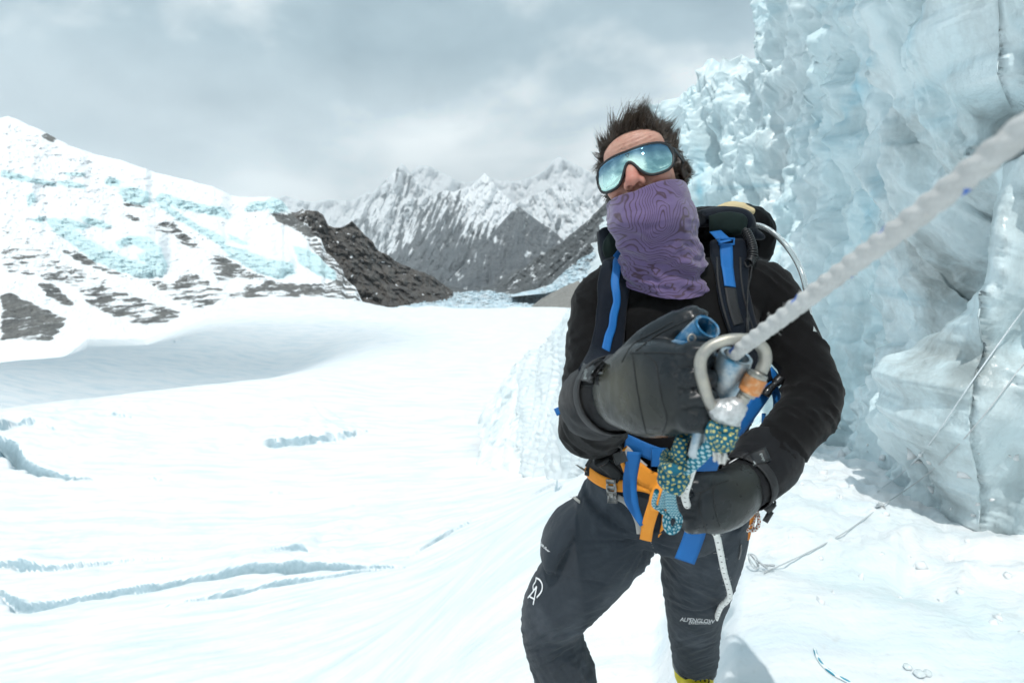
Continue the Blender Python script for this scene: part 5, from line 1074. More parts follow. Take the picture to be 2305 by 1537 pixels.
def build_left_glove():
    root = bpy.data.objects.new('glove', None); COL.objects.link(root); root.parent = PERSON; root.location = tuple(C(1610, 1130, 0.98) - FEET); root['label'] = 'padded dark glove closed on the rope at the hip'
    bpy.context.view_layer.update(); par = root
    hand = [(1692, 1072, 1.03, 0.038, 0.036), (1676, 1090, 1.01, 0.045, 0.038), (1645, 1118, 0.985, 0.052, 0.040), (1608, 1134, 0.965, 0.050, 0.038), (1572, 1138, 0.952, 0.042, 0.034), (1555, 1138, 0.948, 0.034, 0.028)]
    S = [limb(hand, 26, 28, ZV, 2.2)]
    for y0, y1, rr, kx in ((1104, 1100, 0.0150, 1548), (1127, 1128, 0.0160, 1541), (1151, 1156, 0.0155, 1546), (1171, 1180, 0.0140, 1558)):
        S.append(limb([(1600, lerp(1134, y0, 0.8), 0.962, rr * 1.1), (1566, y0, 0.948, rr), (kx, y1, 0.948, rr * 0.96), (kx - 6, y1 + 4, 0.972, rr * 0.92), (kx + 10, y1 + 6, 1.0, rr * 0.88), (kx + 32, y1 + 4, 1.008, rr * 0.82)], 20, 14))
    S.append(limb([(1668, 1092, 1.0, 0.028), (1632, 1090, 0.975, 0.024), (1595, 1090, 0.952, 0.021), (1566, 1096, 0.940, 0.018), (1550, 1106, 0.936, 0.014)], 20, 14))
    V, Fq = remesh(S, 0.0034, 5); n = normals(V, Fq); px, py, dp = proj(V); d = 0.0016 * fbm(V * 36 + 4, 4)
    for y in (1110, 1137, 1162): d -= 0.005 * np.exp(-((py - y) / 3.5) ** 2) * sstep(1575, 1550, px) * (dp < 0.97)
    d += 0.004 * np.exp(-(((px - 1565) / 40) ** 2 + ((py - 1085) / 22) ** 2)) * fbm(np.c_[px / 14, py / 30, 0 * px], 3, ridge=True)
    V = V + n * d[:, None]; obj('hand_shell', mesh('hand_shell', V, quads(Fq), M_GLOVE, True, None, {'dust': 0.35 * sstep(1560, 1680, px)}), par); bv = bvh(V, Fq)
    seam_lines(par, bv, [[(1530, 1112), (1575, 1108), (1610, 1092), (1640, 1080)], [(1578, 1108), (1574, 1140), (1582, 1170), (1590, 1195)], [(1605, 1095), (1608, 1140), (1620, 1185)]])
    cf = [(1666, 1098, 1.005, 0.043, 0.041), (1680, 1084, 1.018, 0.047, 0.046), (1698, 1068, 1.035, 0.053, 0.053), (1712, 1052, 1.05, 0.057, 0.057), (1725, 1037, 1.065, 0.060, 0.060), (1736, 1024, 1.078, 0.059, 0.059)]
    o, CV, CF = cuff(cf, 34, 40, ZV, 'cuff', par); cb = bvh(CV, CF)
    wrist_strap(cf, 0.22, ZV, par)
    pt, pb = quad_patch('logo_patch', par, cb, [(1683, 1022), (1722, 1010), (1734, 1038), (1698, 1053)], 0.003, M_PATCH, 6, 0.003)
    decal_text('logo_digit', '8', pt, pb, (1702, 1047), math.radians(-112), 26, M_PRINTGREY, 0.0006); decal_text('logo_word', 'clim8', pt, pb, (1722, 1037), math.radians(-112), 9, M_PRINTGREY, 0.0006)
    P, Nn = on(cb, [(1664, 1070), (1684, 1066), (1660, 1090)], 0.0095); ax = unit(P[1] - P[0]); nz = unit(Nn[0]); ay = unit(np.cross(nz, ax)); ladder_buckle(par, P[0], ax * 0.015, ay * 0.013, nz * 0.0028)
    P, Nn = on(cb, dense([(1640, 1050), (1662, 1075), (1680, 1100), (1690, 1120)], 16), 0.0075); obj('strap_end', mesh('strap_end', *ribbon(P, Nn, 0.010, 0.002)[:2], M_BLACKWEB), par)
    strokes('white_tag', par, cb, [[(1642, 1044), (1668, 1028)]], 0.0012, M_WHITE, 0.002)
    # wrist leash toggle
    P = cr(np.vstack([C(1735, 1120, 1.05), C(1745, 1130, 1.03), C(1738, 1142, 1.02), C(1728, 1138, 1.03)]), 16); mb = MB(); mb.add(*loft(P, 0.002, None, 6)); mb.add(*loft(np.array([C(1742, 1132, 1.02), C(1726, 1152, 1.02)]), 0.007, 0.005, 10)); mb.add(*loft(np.array([C(1736, 1150, 1.02), C(1722, 1174, 1.02)]), 0.0055, 0.004, 10)); obj('leash_toggle', mb.mesh('leash_toggle', M_BLACK), par)
    return root, bv, cb
GR, GR_BVH, GRC_BVH = build_right_glove()
GL, GL_BVH, GLC_BVH = build_left_glove()

# ---- trousers' print
strokes('leg_logo', PERSON, T_BVH, [[(x + 9, y) for x, y in l] for l in ([(1198, 1300), (1206, 1304), (1212, 1314), (1212, 1326), (1207, 1336), (1200, 1344)], [(1199, 1301), (1197, 1309), (1192, 1318), (1193, 1330)], [(1200, 1319), (1196, 1340), (1192, 1360)], [(1200, 1319), (1190, 1333), (1180, 1345)], [(1184, 1342), (1196, 1348)])], 0.0021, M_WHITE, 0.0016)
decal_text('pocket_script', 'Eddie Bauer', PERSON, T_BVH, (1213, 1222), math.radians(42), 8.0, M_WHITE, 0.0016, 0.4, space=0.8)
decal_text('knee_print', 'ALPENGLOW', PERSON, T_BVH, (1531, 1396), math.radians(4), 13.0, M_WHITE, 0.0016, 0.15, space=0.95)
decal_text('knee_print', 'EXPEDITIONS', PERSON, T_BVH, (1550, 1403), math.radians(0), 8.0, M_WHITE, 0.0016, 0.15)
# zips and tabs
strokes('pocket_zip', PERSON, T_BVH, [[(1282, 1118), (1296, 1122), (1308, 1130)]], 0.0035, M_STEEL, 0.003)
strokes('pocket_zip', PERSON, T_BVH, [[(1665, 1222), (1664, 1240), (1660, 1256)]], 0.003, M_BLACK, 0.004)
mbz = MB(); Pz = cr(np.vstack([C(1640, 1285, 1.46), C(1652, 1288, 1.45), C(1662, 1290, 1.45)]), 8); mbz.add(*loft(Pz, 0.0022, None, 6)); mbz.add(*ball(C(1663, 1290, 1.45), (0.006, 0.006, 0.006), 7)); mbz.add(*ball(C(1648, 1282, 1.45), (0.006, 0.006, 0.006), 7)); obj('zip_pull', mbz.mesh('zip_pull', M_BLACK), PERSON)
obj('sleeve_mark', mesh('sleeve_mark', *(lambda P: (np.vstack([P, P]), [[0, 1, 2]]))(on(S_BVH, [(1830, 735), (1837, 748), (1829, 746)], 0.002)[0]), M_PRINTGREY, False), PERSON)
# orange shirt edge below the gaiter
Pq, Nq = on(S_BVH, dense([(1466, 655), (1480, 660), (1496, 661), (1508, 659)], 12), 0.005); obj('undershirt_edge', mesh('undershirt_edge', *ribbon(Pq, Nq, 0.006, 0.002)[:2], M_ORANGE), PERSON)

# ---- boots
def build_boot(b, toe, lab):
    root = bpy.data.objects.new('boot', None); COL.objects.link(root); root.parent = PERSON; root.location = tuple(b - FEET); root['label'] = lab; bpy.context.view_layer.update()
    f = unit(np.array([toe[0], toe[1], 0.0])); sd_ = np.array([-f[1], f[0], 0])
    S = [loft(cr([b + ZV * 0.20 - f * 0.01, b + ZV * 0.14, b + ZV * 0.09, b + ZV * 0.05], 10), np.array([0.064, 0.064, 0.064, 0.064, 0.064, 0.064, 0.063, 0.062, 0.060, 0.058]), None, 24, f)]
    S.append(loft(cr([b + ZV * 0.058 - f * 0.065, b + ZV * 0.065, b + ZV * 0.062 + f * 0.08, b + ZV * 0.050 + f * 0.16, b + ZV * 0.040 + f * 0.20], 18), np.interp(np.linspace(0, 1, 18), [0, 0.2, 0.6, 0.9, 1], [0.04, 0.05, 0.05, 0.042, 0.03]), np.interp(np.linspace(0, 1, 18), [0, 0.3, 0.7, 0.92, 1], [0.042, 0.050, 0.054, 0.046, 0.025]), 20, ZV, True, 2.4))
    V, Fq = remesh(S, 0.005, 6); V += normals(V, Fq) * (0.002 * fbm(V * 30, 3))[:, None]; obj('boot_shell', mesh('boot_shell', V, quads(Fq), M_YELLOW), root)
    mb = MB(); mb.add(*loft(cr([b + ZV * 0.012 - f * 0.075, b + ZV * 0.012, b + ZV * 0.012 + f * 0.10, b + ZV * 0.018 + f * 0.205], 14), 0.016, np.interp(np.linspace(0, 1, 14), [0, 0.3, 0.75, 1], [0.036, 0.044, 0.052, 0.03]), 14, ZV, True, 3)); obj('sole', mb.mesh('sole', M_BLACK), root)
    th = np.linspace(-2.6, 2.6, 30); R = b + ZV * 0.115 + f * (0.068 * np.cos(th))[:, None] + sd_ * (0.068 * np.sin(th))[:, None]; obj('ankle_strap', mesh('ankle_strap', *ribbon(R, unit(R - b - ZV * 0.115), 0.017, 0.003, ZV)[:2], M_BLACK), root)
    ladder_buckle(root, b + ZV * 0.115 + f * 0.074, sd_ * 0.016, ZV * 0.013, f * 0.003)
    th = np.linspace(-2.2, 2.2, 26); R = b + ZV * 0.165 + f * (0.067 * np.cos(th))[:, None] + sd_ * (0.067 * np.sin(th))[:, None]; obj('cuff_band', mesh('cuff_band', *ribbon(R, unit(R - b - ZV * 0.165), 0.012, 0.002, ZV)[:2], M_BLACK), root)
    return root
build_boot(BOOTS[0], (-0.35, -1.0), 'yellow mountaineering boot of the bent leg'); build_boot(BOOTS[1], (-0.05, -1.0), 'yellow mountaineering boot with black straps below the straight leg')
# ================================================================== BACKPACK
def strap_px(name, parent, bv, pts, w, mat, off=0.003, t=0.0018, n=30, sm=3, label=None):
    P, Nn = on(bv, dense(pts, n), off); P = smooth_path(P, sm); Nn = unit(smooth_path(Nn, 4))
    o = obj(name, mesh(name, *(lambda r: (r[0], r[1]))(ribbon(P, Nn, w, t)), mat, True, ribbon(P, Nn, w, t)[2]), parent)
    if label: o['label'] = label
    return o
def free_strap(name, parent, rows, w, mat, nrm=(0, -1, 0.2), t=0.0018, n=24):
    q = cr(np.vstack([C(*r) for r in rows]), n); V, Fc, uv = ribbon(q, np.asarray(nrm, float), w, t); return obj(name, mesh(name, V, Fc, mat, True, uv), parent)
def build_pack():
    b0 = C(1545, 1000, 1.52); root = empty('backpack', b0, 'dark navy climbing backpack with blue straps on the climber\'s back', 'backpack')
    S = [limb([(1545, 1010, 1.50, 0.135, 0.075), (1545, 880, 1.49, 0.165, 0.100), (1548, 720, 1.47, 0.172, 0.110), (1552, 590, 1.46, 0.165, 0.105), (1556, 530, 1.455, 0.135, 0.085)], 24, 32, XV, 2.8)]
    V, Fq = remesh(S, 0.007, 8); V += normals(V, Fq) * (0.007 * fbm(V * 9, 4) + 0.004 * fbm(V * [8, 8, 26], 3, ridge=True))[:, None]; obj('pack_body', mesh('pack_body', V, quads(Fq), M_PACKBLK), root)
    # lid pocket, peaks to the right
    S = [limb([(1500, 522, 1.42, 0.044, 0.06), (1570, 514, 1.42, 0.048, 0.07), (1635, 514, 1.415, 0.046, 0.07), (1682, 522, 1.41, 0.036, 0.06)], 20, 24, ZV, 2.6), limb([(1660, 505, 1.46, 0.055, 0.05), (1690, 510, 1.47, 0.058, 0.05), (1702, 540, 1.48, 0.050, 0.045), (1695, 580, 1.48, 0.03, 0.04)], 16, 20, YV)]
    V, Fq = remesh(S, 0.0055, 6); V += normals(V, Fq) * (0.006 * fbm(V * 14, 4) + 0.005 * fbm(V * [30, 30, 16], 3, ridge=True))[:, None]; obj('lid', mesh('lid', V, quads(Fq), M_PACKBLK), root)
    S = [limb([(1572, 493, 1.335, 0.020, 0.05), (1620, 488, 1.335, 0.024, 0.05), (1665, 492, 1.335, 0.024, 0.05), (1685, 515, 1.335, 0.018, 0.05), (1688, 540, 1.335, 0.012, 0.04)], 20, 20, ZV)]
    V, Fq = remesh(S, 0.004, 6); V += normals(V, Fq) * (0.003 * fbm(V * 30, 3))[:, None]; obj('top_flap', mesh('top_flap', V, quads(Fq), M_PACK), root)
    # padded back panel seen beside the neck
    for nm, q in (('shoulder_pad', [(1596, 506, 1.285, 0.020, 0.016), (1630, 503, 1.275, 0.026, 0.018), (1664, 506, 1.272, 0.025, 0.016), (1674, 508, 1.275, 0.018, 0.012)]), ('shoulder_pad', [(1376, 585, 1.31, 0.016, 0.016), (1384, 560, 1.30, 0.030, 0.016), (1396, 530, 1.30, 0.024, 0.016), (1408, 515, 1.30, 0.016, 0.012)])):
        rows = limb(q, 14, 20, ZV if q[0][0] > 1500 else XV, 2.6); V, Fq = remesh([rows], 0.0035, 4); obj(nm, mesh(nm, V, quads(Fq), M_FOAM), root)
    for q in ([(1372, 520, 1.34, 0.030, 0.03), (1376, 560, 1.33, 0.030, 0.03), (1385, 600, 1.31, 0.026, 0.03)],):
        V, Fq = remesh([limb(q, 14, 20, XV, 2.4)], 0.004, 4); V += normals(V, Fq) * (0.003 * fbm(V * 30, 3))[:, None]; obj('side_pocket', mesh('side_pocket', V, quads(Fq), M_PACK), root)
    # cream roll on the lid
    th = np.linspace(0.2, 5.6, 30); P0 = C(1652, 474, 1.40); Vr = limb([(1610, 478, 1.355, 0.012, 0.022), (1650, 470, 1.36, 0.018, 0.026), (1694, 478, 1.36, 0.010, 0.02)], 16, 18, ZV); V, Fq = remesh([Vr, loft(np.array([C(1634, 465, 1.35), C(1676, 466, 1.35)]), 0.011, None, 14)], 0.0035, 5); obj('cream_roll', mesh('cream_roll', V, quads(Fq), M_CREAM), root)
    # shoulder straps: thick padded bands lying on the chest
    for nm, pts, w in (('shoulder_strap', [(1640, 545), (1641, 580), (1642, 630), (1652, 690), (1668, 740), (1690, 800), (1712, 860)], 0.041), ('shoulder_strap', [(1392, 590), (1383, 630), (1375, 690), (1368, 760), (1352, 840)], 0.034)):
        P, Nn = on(S_BVH, dense(pts, 40), 0.006); P = smooth_path(P, 10); Nn = unit(smooth_path(Nn, 12)); T, _, _ = frames(P); B = unit(np.cross(T, Nn)); seg = 18; th = np.linspace(0, 2 * np.pi, seg, endpoint=False)
        V = P[:, None] + B[:, None] * (w * np.sign(np.cos(th)) * np.abs(np.cos(th)) ** 0.6)[None, :, None] + Nn[:, None] * (0.0085 * np.sign(np.sin(th)) * np.abs(np.sin(th)) ** 0.8)[None, :, None]
        V = V.reshape(-1, 3); Fq = gridfaces(40, seg, True); me = mesh(nm, V, Fq.tolist() + [list(range(seg)), list(range(39 * seg, 40 * seg))[::-1]], M_PACK); bm = bmesh.new(); bm.from_mesh(me); bmesh.ops.recalc_face_normals(bm, faces=bm.faces); bm.to_mesh(me); bm.free(); o = obj(nm, me, root)
        bv = bvh(V, Fq)
        if pts[0][0] > 1500:
            strap_px('webbing', o, bv, [(1634, 548), (1635, 575), (1636, 605)], 0.0135, M_BLUE, 0.002); strap_px('webbing', o, bv, [(1636, 603), (1639, 625), (1642, 646)], 0.0135, M_BLUE, 0.003)
            strap_px('webbing', o, bv, [(1643, 648), (1650, 690), (1662, 730)], 0.0130, M_BLACKWEB, 0.0015)
            P, Nn = on(bv, [(1634, 545)], 0.004); mbb = MB()
            for s in (-1, 1): mbb.add(*box(P[0] + ZV * 0.006 * s, XV * 0.0155, ZV * 0.0018, Nn[0] * 0.002, 0.3)); mbb.add(*box(P[0] + XV * 0.0155 * s, XV * 0.0016, ZV * 0.0075, Nn[0] * 0.002, 0.3))
            obj('adjuster', mbb.mesh('adjuster', M_BLUE), o)
            for e in (-26, 26): strap_px('piping', o, bv, [(1640 + e, 580), (1642 + e, 630), (1653 + e, 690), (1670 + e, 745)], 0.0020, M_BLACKWEB, 0.0015)
    free_strap('load_lifter', root, [(1610, 520, 1.26), (1622, 532, 1.235), (1634, 545, 1.215)], 0.013, M_BLUE)
    strap_px('chest_webbing', root, S_BVH, [(1396, 578), (1390, 600), (1384, 650), (1376, 700), (1368, 745), (1356, 800)], 0.0085, M_BLUE, 0.018, label='long blue strap running down past the gaiter')
    free_strap('load_lifter', root, [(1388, 582, 1.22), (1396, 572, 1.23), (1404, 562, 1.25)], 0.010, M_BLUE)
    # hip belt
    strap_px('hip_belt', root, J_BVH, [(1412, 990), (1440, 1004), (1480, 1020), (1520, 1032), (1570, 1040), (1640, 1036), (1680, 1015)], 0.017, M_BLUE, 0.008)
    strap_px('hip_fin', root, J_BVH, [(1690, 860), (1682, 900), (1660, 945), (1640, 985), (1610, 1020)], 0.030, M_PACKBLK, 0.004, 0.006)
    free_strap('side_strap', root, [(1748, 838, 1.22), (1728, 872, 1.20), (1700, 912, 1.18), (1672, 950, 1.17), (1652, 976, 1.17)], 0.017, M_BLUE, (0.3, -1, 0.2))
    free_strap('side_strap', root, [(1722, 850, 1.21), (1716, 880, 1.20), (1702, 915, 1.19), (1688, 950, 1.19)], 0.009, M_BLUE, (0.5, -1, 0.1)); free_strap('side_strap', root, [(1742, 868, 1.24), (1750, 900, 1.235), (1748, 940, 1.23)], 0.0105, M_BLUE, (0.3, -1, 0)); free_strap('side_strap', root, [(1720, 930, 1.20), (1718, 960, 1.2), (1706, 985, 1.2), (1700, 1010, 1.2)], 0.005, M_BLUE, (0.4, -1, 0))
    free_strap('side_strap', root, [(1250, 928, 1.10), (1270, 920, 1.105), (1292, 914, 1.11), (1320, 905, 1.13)], 0.0075, M_BLUE, (-0.1, -1, 0.5))
    P = cr(np.vstack([C(1758, 850, 1.19), C(1742, 866, 1.185), (C(1728, 880, 1.18)), C(1722, 890, 1.18)]), 14); mb = MB(); mb.add(*loft(P, np.interp(np.linspace(0, 1, 14), [0, .3, .35, .8, 1], [0.010, 0.010, 0.006, 0.009, 0.010]), None, 12)); obj('bite_valve', mb.mesh('bite_valve', M_BLACK), root)
    mb = MB(); mb.add(*box(C(1715, 965, 1.195), np.array([0.008, 0, 0.01]), np.array([0.004, 0, -0.003]), YV * 0.004)); mb.add(*box(C(1722, 960, 1.195), np.array([0.003, 0, 0.012]), np.array([0.003, 0, 0]), YV * 0.003)); obj('side_buckle', mb.mesh('side_buckle', M_BLACK), root)
    # hanging blue webbing below the belt
    P, Nn = on(J_BVH, dense([(1436, 1008), (1430, 1040), (1426, 1080), (1430, 1120), (1440, 1165)], 24), 0.024); P = smooth_path(P, 8); obj('belt_tail', mesh('belt_tail', *ribbon(P, unit(Nn * 0.3 + np.array([0.15, -1, 0.1])), np.interp(np.linspace(0, 1, 24), [0, 0.7, 1], [0.0145, 0.0145, 0.006]), 0.0018)[:2], M_BLUE), root)
    free_strap('belt_tail', root, [(1574, 1165, 1.12), (1566, 1195, 1.135), (1556, 1225, 1.15), (1541, 1263, 1.16)], 0.0205, M_BLUE, (-0.1, -1, 0.15))
    mb = MB(); mb.add(*box(on(J_BVH, [(1483, 1022)], 0.014)[0][0], XV * 0.016, ZV * 0.019, YV * 0.004)); mb.add(*box(on(J_BVH, [(1502, 1030)], 0.014)[0][0], XV * 0.006, ZV * 0.015, YV * 0.005)); obj('belt_buckle', mb.mesh('belt_buckle', M_BLUE), root)
    # drinking tube, coiled radio lead
    P = cr(np.vstack([C(1682, 508, 1.33), C(1712, 509, 1.31), C(1745, 528, 1.29), C(1775, 560, 1.265), C(1798, 598, 1.245), C(1812, 640, 1.225), C(1820, 700, 1.215), C(1818, 760, 1.22)]), 50); obj('clear_tube', mesh('clear_tube', *loft(P, 0.0062, None, 14)[:2], M_TUBE), root)
    P = cr(np.vstack([C(1676, 516, 1.235), C(1688, 540, 1.225), C(1694, 566, 1.215), C(1690, 588, 1.21), C(1684, 594, 1.205)]), 420); T, A, B = frames(P); a = np.linspace(0, 2 * np.pi * 17, 420); amp = 0.0085 * np.interp(np.linspace(0, 1, 420), [0, 0.08, 0.9, 1], [0.3, 1, 1, 1.1])
    obj('coiled_lead', mesh('coiled_lead', *loft(P + A * (amp * np.cos(a))[:, None] + B * (amp * np.sin(a))[:, None], 0.0024, None, 8)[:2], M_BLACK), root)
    P = cr(np.vstack([C(1676, 590, 1.2), C(1682, 602, 1.195), C(1692, 596, 1.195), C(1690, 620, 1.19), C(1684, 650, 1.17), C(1682, 700, 1.145), C(1683, 760, 1.135)]), 40); obj('thin_lead', mesh('thin_lead', *loft(P, 0.0017, None, 8)[:2], M_SEAM), root)
    mb = MB(); mb.add(*loft(np.array([C(1682.5, 715, 1.14), C(1683, 750, 1.134)]), 0.0034, None, 10)); obj('lead_plug', mb.mesh('lead_plug', M_SEAM), root)
    return root
build_pack()

# ================================================================== HARNESS
def build_harness():
    root = empty('climbing_harness', C(1495, 1110, 1.25), 'orange and black climbing harness round the climber\'s hips and thighs', 'harness')
    w = strap_px('waist_belt', root, J_BVH, [(1322, 1048), (1350, 1052), (1385, 1058), (1430, 1068), (1480, 1076), (1540, 1080), (1600, 1078), (1660, 1066)], 0.022, M_BLACKWEB, 0.005, 0.004)
    strap_px('belt_pad', root, J_BVH, [(1350, 1030), (1375, 1050), (1400, 1075)], 0.014, M_SEAM, 0.012, 0.006); strap_px('striped_webbing', root, J_BVH, [(1412, 1008), (1430, 1028), (1452, 1050)], 0.012, M_GREYWEB, 0.014)
    strap_px('leg_loop', root, J_BVH, [(1318, 1052), (1335, 1066), (1352, 1078), (1380, 1090), (1412, 1092), (1440, 1090), (1475, 1100), (1500, 1118)], 0.0125, M_ORANGE, 0.010, 0.0022)
    strap_px('waist_webbing', root, J_BVH, [(1395, 1000), (1402, 1020), (1415, 1060), (1432, 1090)], 0.005, M_ORANGE, 0.014); strap_px('waist_webbing', root, J_BVH, [(1436, 1050), (1455, 1066), (1475, 1075), (1484, 1092)], 0.020, M_ORANGE, 0.016)
    a = [(1320, 1050, 1.265), (1332, 1032, 1.26), (1350, 1020, 1.26)]; free_strap('gear_loop', root, a, 0.004, M_BLACKWEB)
    P, Nn = on(J_BVH, [(1328, 1058)], 0.016); mb = MB(); ax = unit(np.array([0.8, 0, -0.6])); ay = unit(np.cross(Nn[0], ax))
    for s in (-1, 1): mb.add(*box(P[0] + ay * 0.016 * s, ax * 0.012, ay * 0.0022, Nn[0] * 0.002, 0.3)); mb.add(*box(P[0] + ax * 0.011 * s, ax * 0.0022, ay * 0.017, Nn[0] * 0.002, 0.3))
    obj('metal_buckle', mb.mesh('metal_buckle', M_STEEL), root)
    free_strap('belay_loop', root, [(1492, 1085, 1.14), (1482, 1110, 1.14), (1468, 1150, 1.16), (1458, 1185, 1.19), (1453, 1216, 1.22)], 0.0125, M_ORANGE, (-0.3, -1, 0.1), 0.003); free_strap('belay_loop', root, [(1490, 1088, 1.135), (1478, 1106, 1.13), (1471, 1128, 1.135), (1474, 1150, 1.14)], 0.010, M_ORANGE, (-0.8, -1, 0.1), 0.003)
    free_strap('leg_loop', root, [(1496, 1120, 1.18), (1500, 1150, 1.185), (1498, 1180, 1.20), (1490, 1205, 1.22), (1478, 1226, 1.245)], 0.0095, M_ORANGE, (0.4, -1, 0.1), 0.003); free_strap('leg_loop', root, [(1500, 1190, 1.23), (1520, 1188, 1.235), (1560, 1180, 1.25), (1620, 1170, 1.27)], 0.010, M_GREYWEB, (0, -1, 0.3))
    strap_px('riser_strap', root, J_BVH, [(1392, 1118), (1412, 1130), (1428, 1150), (1436, 1172), (1440, 1196)], 0.0065, M_GREYWEB, 0.006); free_strap('riser_strap', root, [(1466, 1204, 1.235), (1474, 1212, 1.235), (1480, 1226, 1.24)], 0.012, M_GREYWEB, (0.2, -1, 0.3))
    P, Nn = on(J_BVH, [(1382, 1082), (1388, 1122)], 0.016); c0, c1 = P; ax = unit(c1 - c0); nz = unit(Nn.mean(0)); ay = unit(np.cross(nz, ax)); mb = MB(); Lh = np.linalg.norm(c1 - c0)
    for s in (-1, 1): mb.add(*loft(cr([c0 + ay * 0.008 * s, lerp(c0, c1, .4) + ay * 0.0105 * s, lerp(c0, c1, .7) + ay * 0.0075 * s, c1 + ay * 0.009 * s], 12), 0.0026, 0.0022, 8))
    for f in (0.0, 0.33, 0.62, 1.0): mb.add(*box(lerp(c0, c1, f), ay * 0.010, ax * 0.0035, nz * 0.0025, 0.3))
    mb.add(*box(lerp(c0, c1, 0.80), ay * 0.006, ax * 0.007, nz * 0.003, 0.3)); obj('leg_buckle', mb.mesh('leg_buckle', M_GREYPL), root)
    # cord lock hanging from the cuff side
    mb = MB(); mb.add(*box(C(1394, 1026, 1.05), np.array([0.011, 0, 0.004]), np.array([-0.004, 0, 0.011]), YV * 0.008)); mb.add(*loft(cr(np.vstack([C(1388, 1000, 1.03), C(1400, 1008, 1.03), C(1396, 1020, 1.045)]), 10), 0.003, None, 8)); obj('cord_lock', mb.mesh('cord_lock', M_BLACK), root)
    return root
build_harness()

# ================================================================== ROPES AND METAL
def twisted(P, r, seg=18, lobes=3, pitch=0.05, depth=0.30, n=None):
    T, A, B = frames(P); v = np.r_[0, np.cumsum(np.linalg.norm(np.diff(P, axis=0), axis=1))]; th = np.linspace(0, 2 * np.pi, seg, endpoint=False)
    tw = 2 * np.pi * v / pitch; rr = np.broadcast_to(r, len(P))[:, None] * (1 + depth * np.abs(np.cos(0.5 * lobes * (th[None] - tw[:, None]))) - depth * 0.6)
    V = P[:, None] + A[:, None] * (rr * np.cos(th))[..., None] + B[:, None] * (rr * np.sin(th))[..., None]
    F_ = gridfaces(len(P), seg, True)[:, ::-1].tolist() + [list(range(seg)), list(range((len(P) - 1) * seg, len(P) * seg))[::-1]]
    return V.reshape(-1, 3), F_, np.stack([np.tile(th / (2 * np.pi), len(P)), np.repeat(v, seg)], -1)
def fuzz(P, r, count, ln, rng, thick=0.00022):
    """loose fibres standing off a rope"""
    mb = MB(); T = unit(np.gradient(P, axis=0))
    for _ in range(count):
        i = rng.randint(1, len(P) - 1); d = rng.normal(size=3); d = unit(d - T[i] * d.dot(T[i])); e = unit(d + T[i] * rng.normal() * 0.8); l = ln * rng.uniform(0.4, 1.2)
        p0 = P[i] + d * r * 0.95; mb.add(*loft(np.array([p0, p0 + d * l * 0.5, p0 + e * l]), np.array([thick, thick, thick * 0.4]), None, 3))
    return mb
RNG = np.random.RandomState(3)
def build_rope(name, rows, r, label, n=220, tw=True, fib=120, flen=0.009, cat='rope', mat=None, group=None):
    P = cr(np.vstack([C(*q) for q in rows]), n); root = empty(name, P[-1] if P[-1][2] < P[0][2] else P[0], label, cat, group)
    V, Fc, uv = twisted(P, r) if tw else loft(P, r, None, 14); obj('rope_strand', mesh('rope_strand', V, Fc, mat or M_ROPE, True, uv), root)
    if fib: obj('loose_fibres', fuzz(P, r, fib, flen, RNG).mesh('loose_fibres', M_FRAY), root, kind='stuff')
    return root
build_rope('climbing_rope', [(1622, 880, 0.668), (1634, 840, 0.655), (1650, 800, 0.640), (1700, 760, 0.598), (1780, 700, 0.540), (1900, 608, 0.468), (2060, 488, 0.392), (2250, 335, 0.330), (2420, 200, 0.290), (2800, -100, 0.225), (3600, -700, 0.16)], 0.0078, 'thick white rope with blue flecks stretched from the ascender to upper right', 420, True, 110, 0.006)
build_rope('hanging_rope', [(1598, 900, 0.69), (1590, 940, 0.685), (1576, 990, 0.69), (1561, 1040, 0.72), (1548, 1085, 0.80), (1542, 1120, 0.90), (1560, 1160, 0.985), (1590, 1185, 1.0), (1611, 1200, 1.01), (1620, 1235, 1.06), (1630, 1285, 1.15), (1643, 1335, 1.25), (1636, 1352, 1.30), (1620, 1370, 1.38), (1604, 1420, 1.60), (1594, 1480, 1.84), (1586, 1530, 1.98), (1600, 1575, 1.9)], 0.0062, 'thin worn white rope hanging through the lower glove to the boots', 260, False, 160, 0.006, 'rope', M_ROPE2)
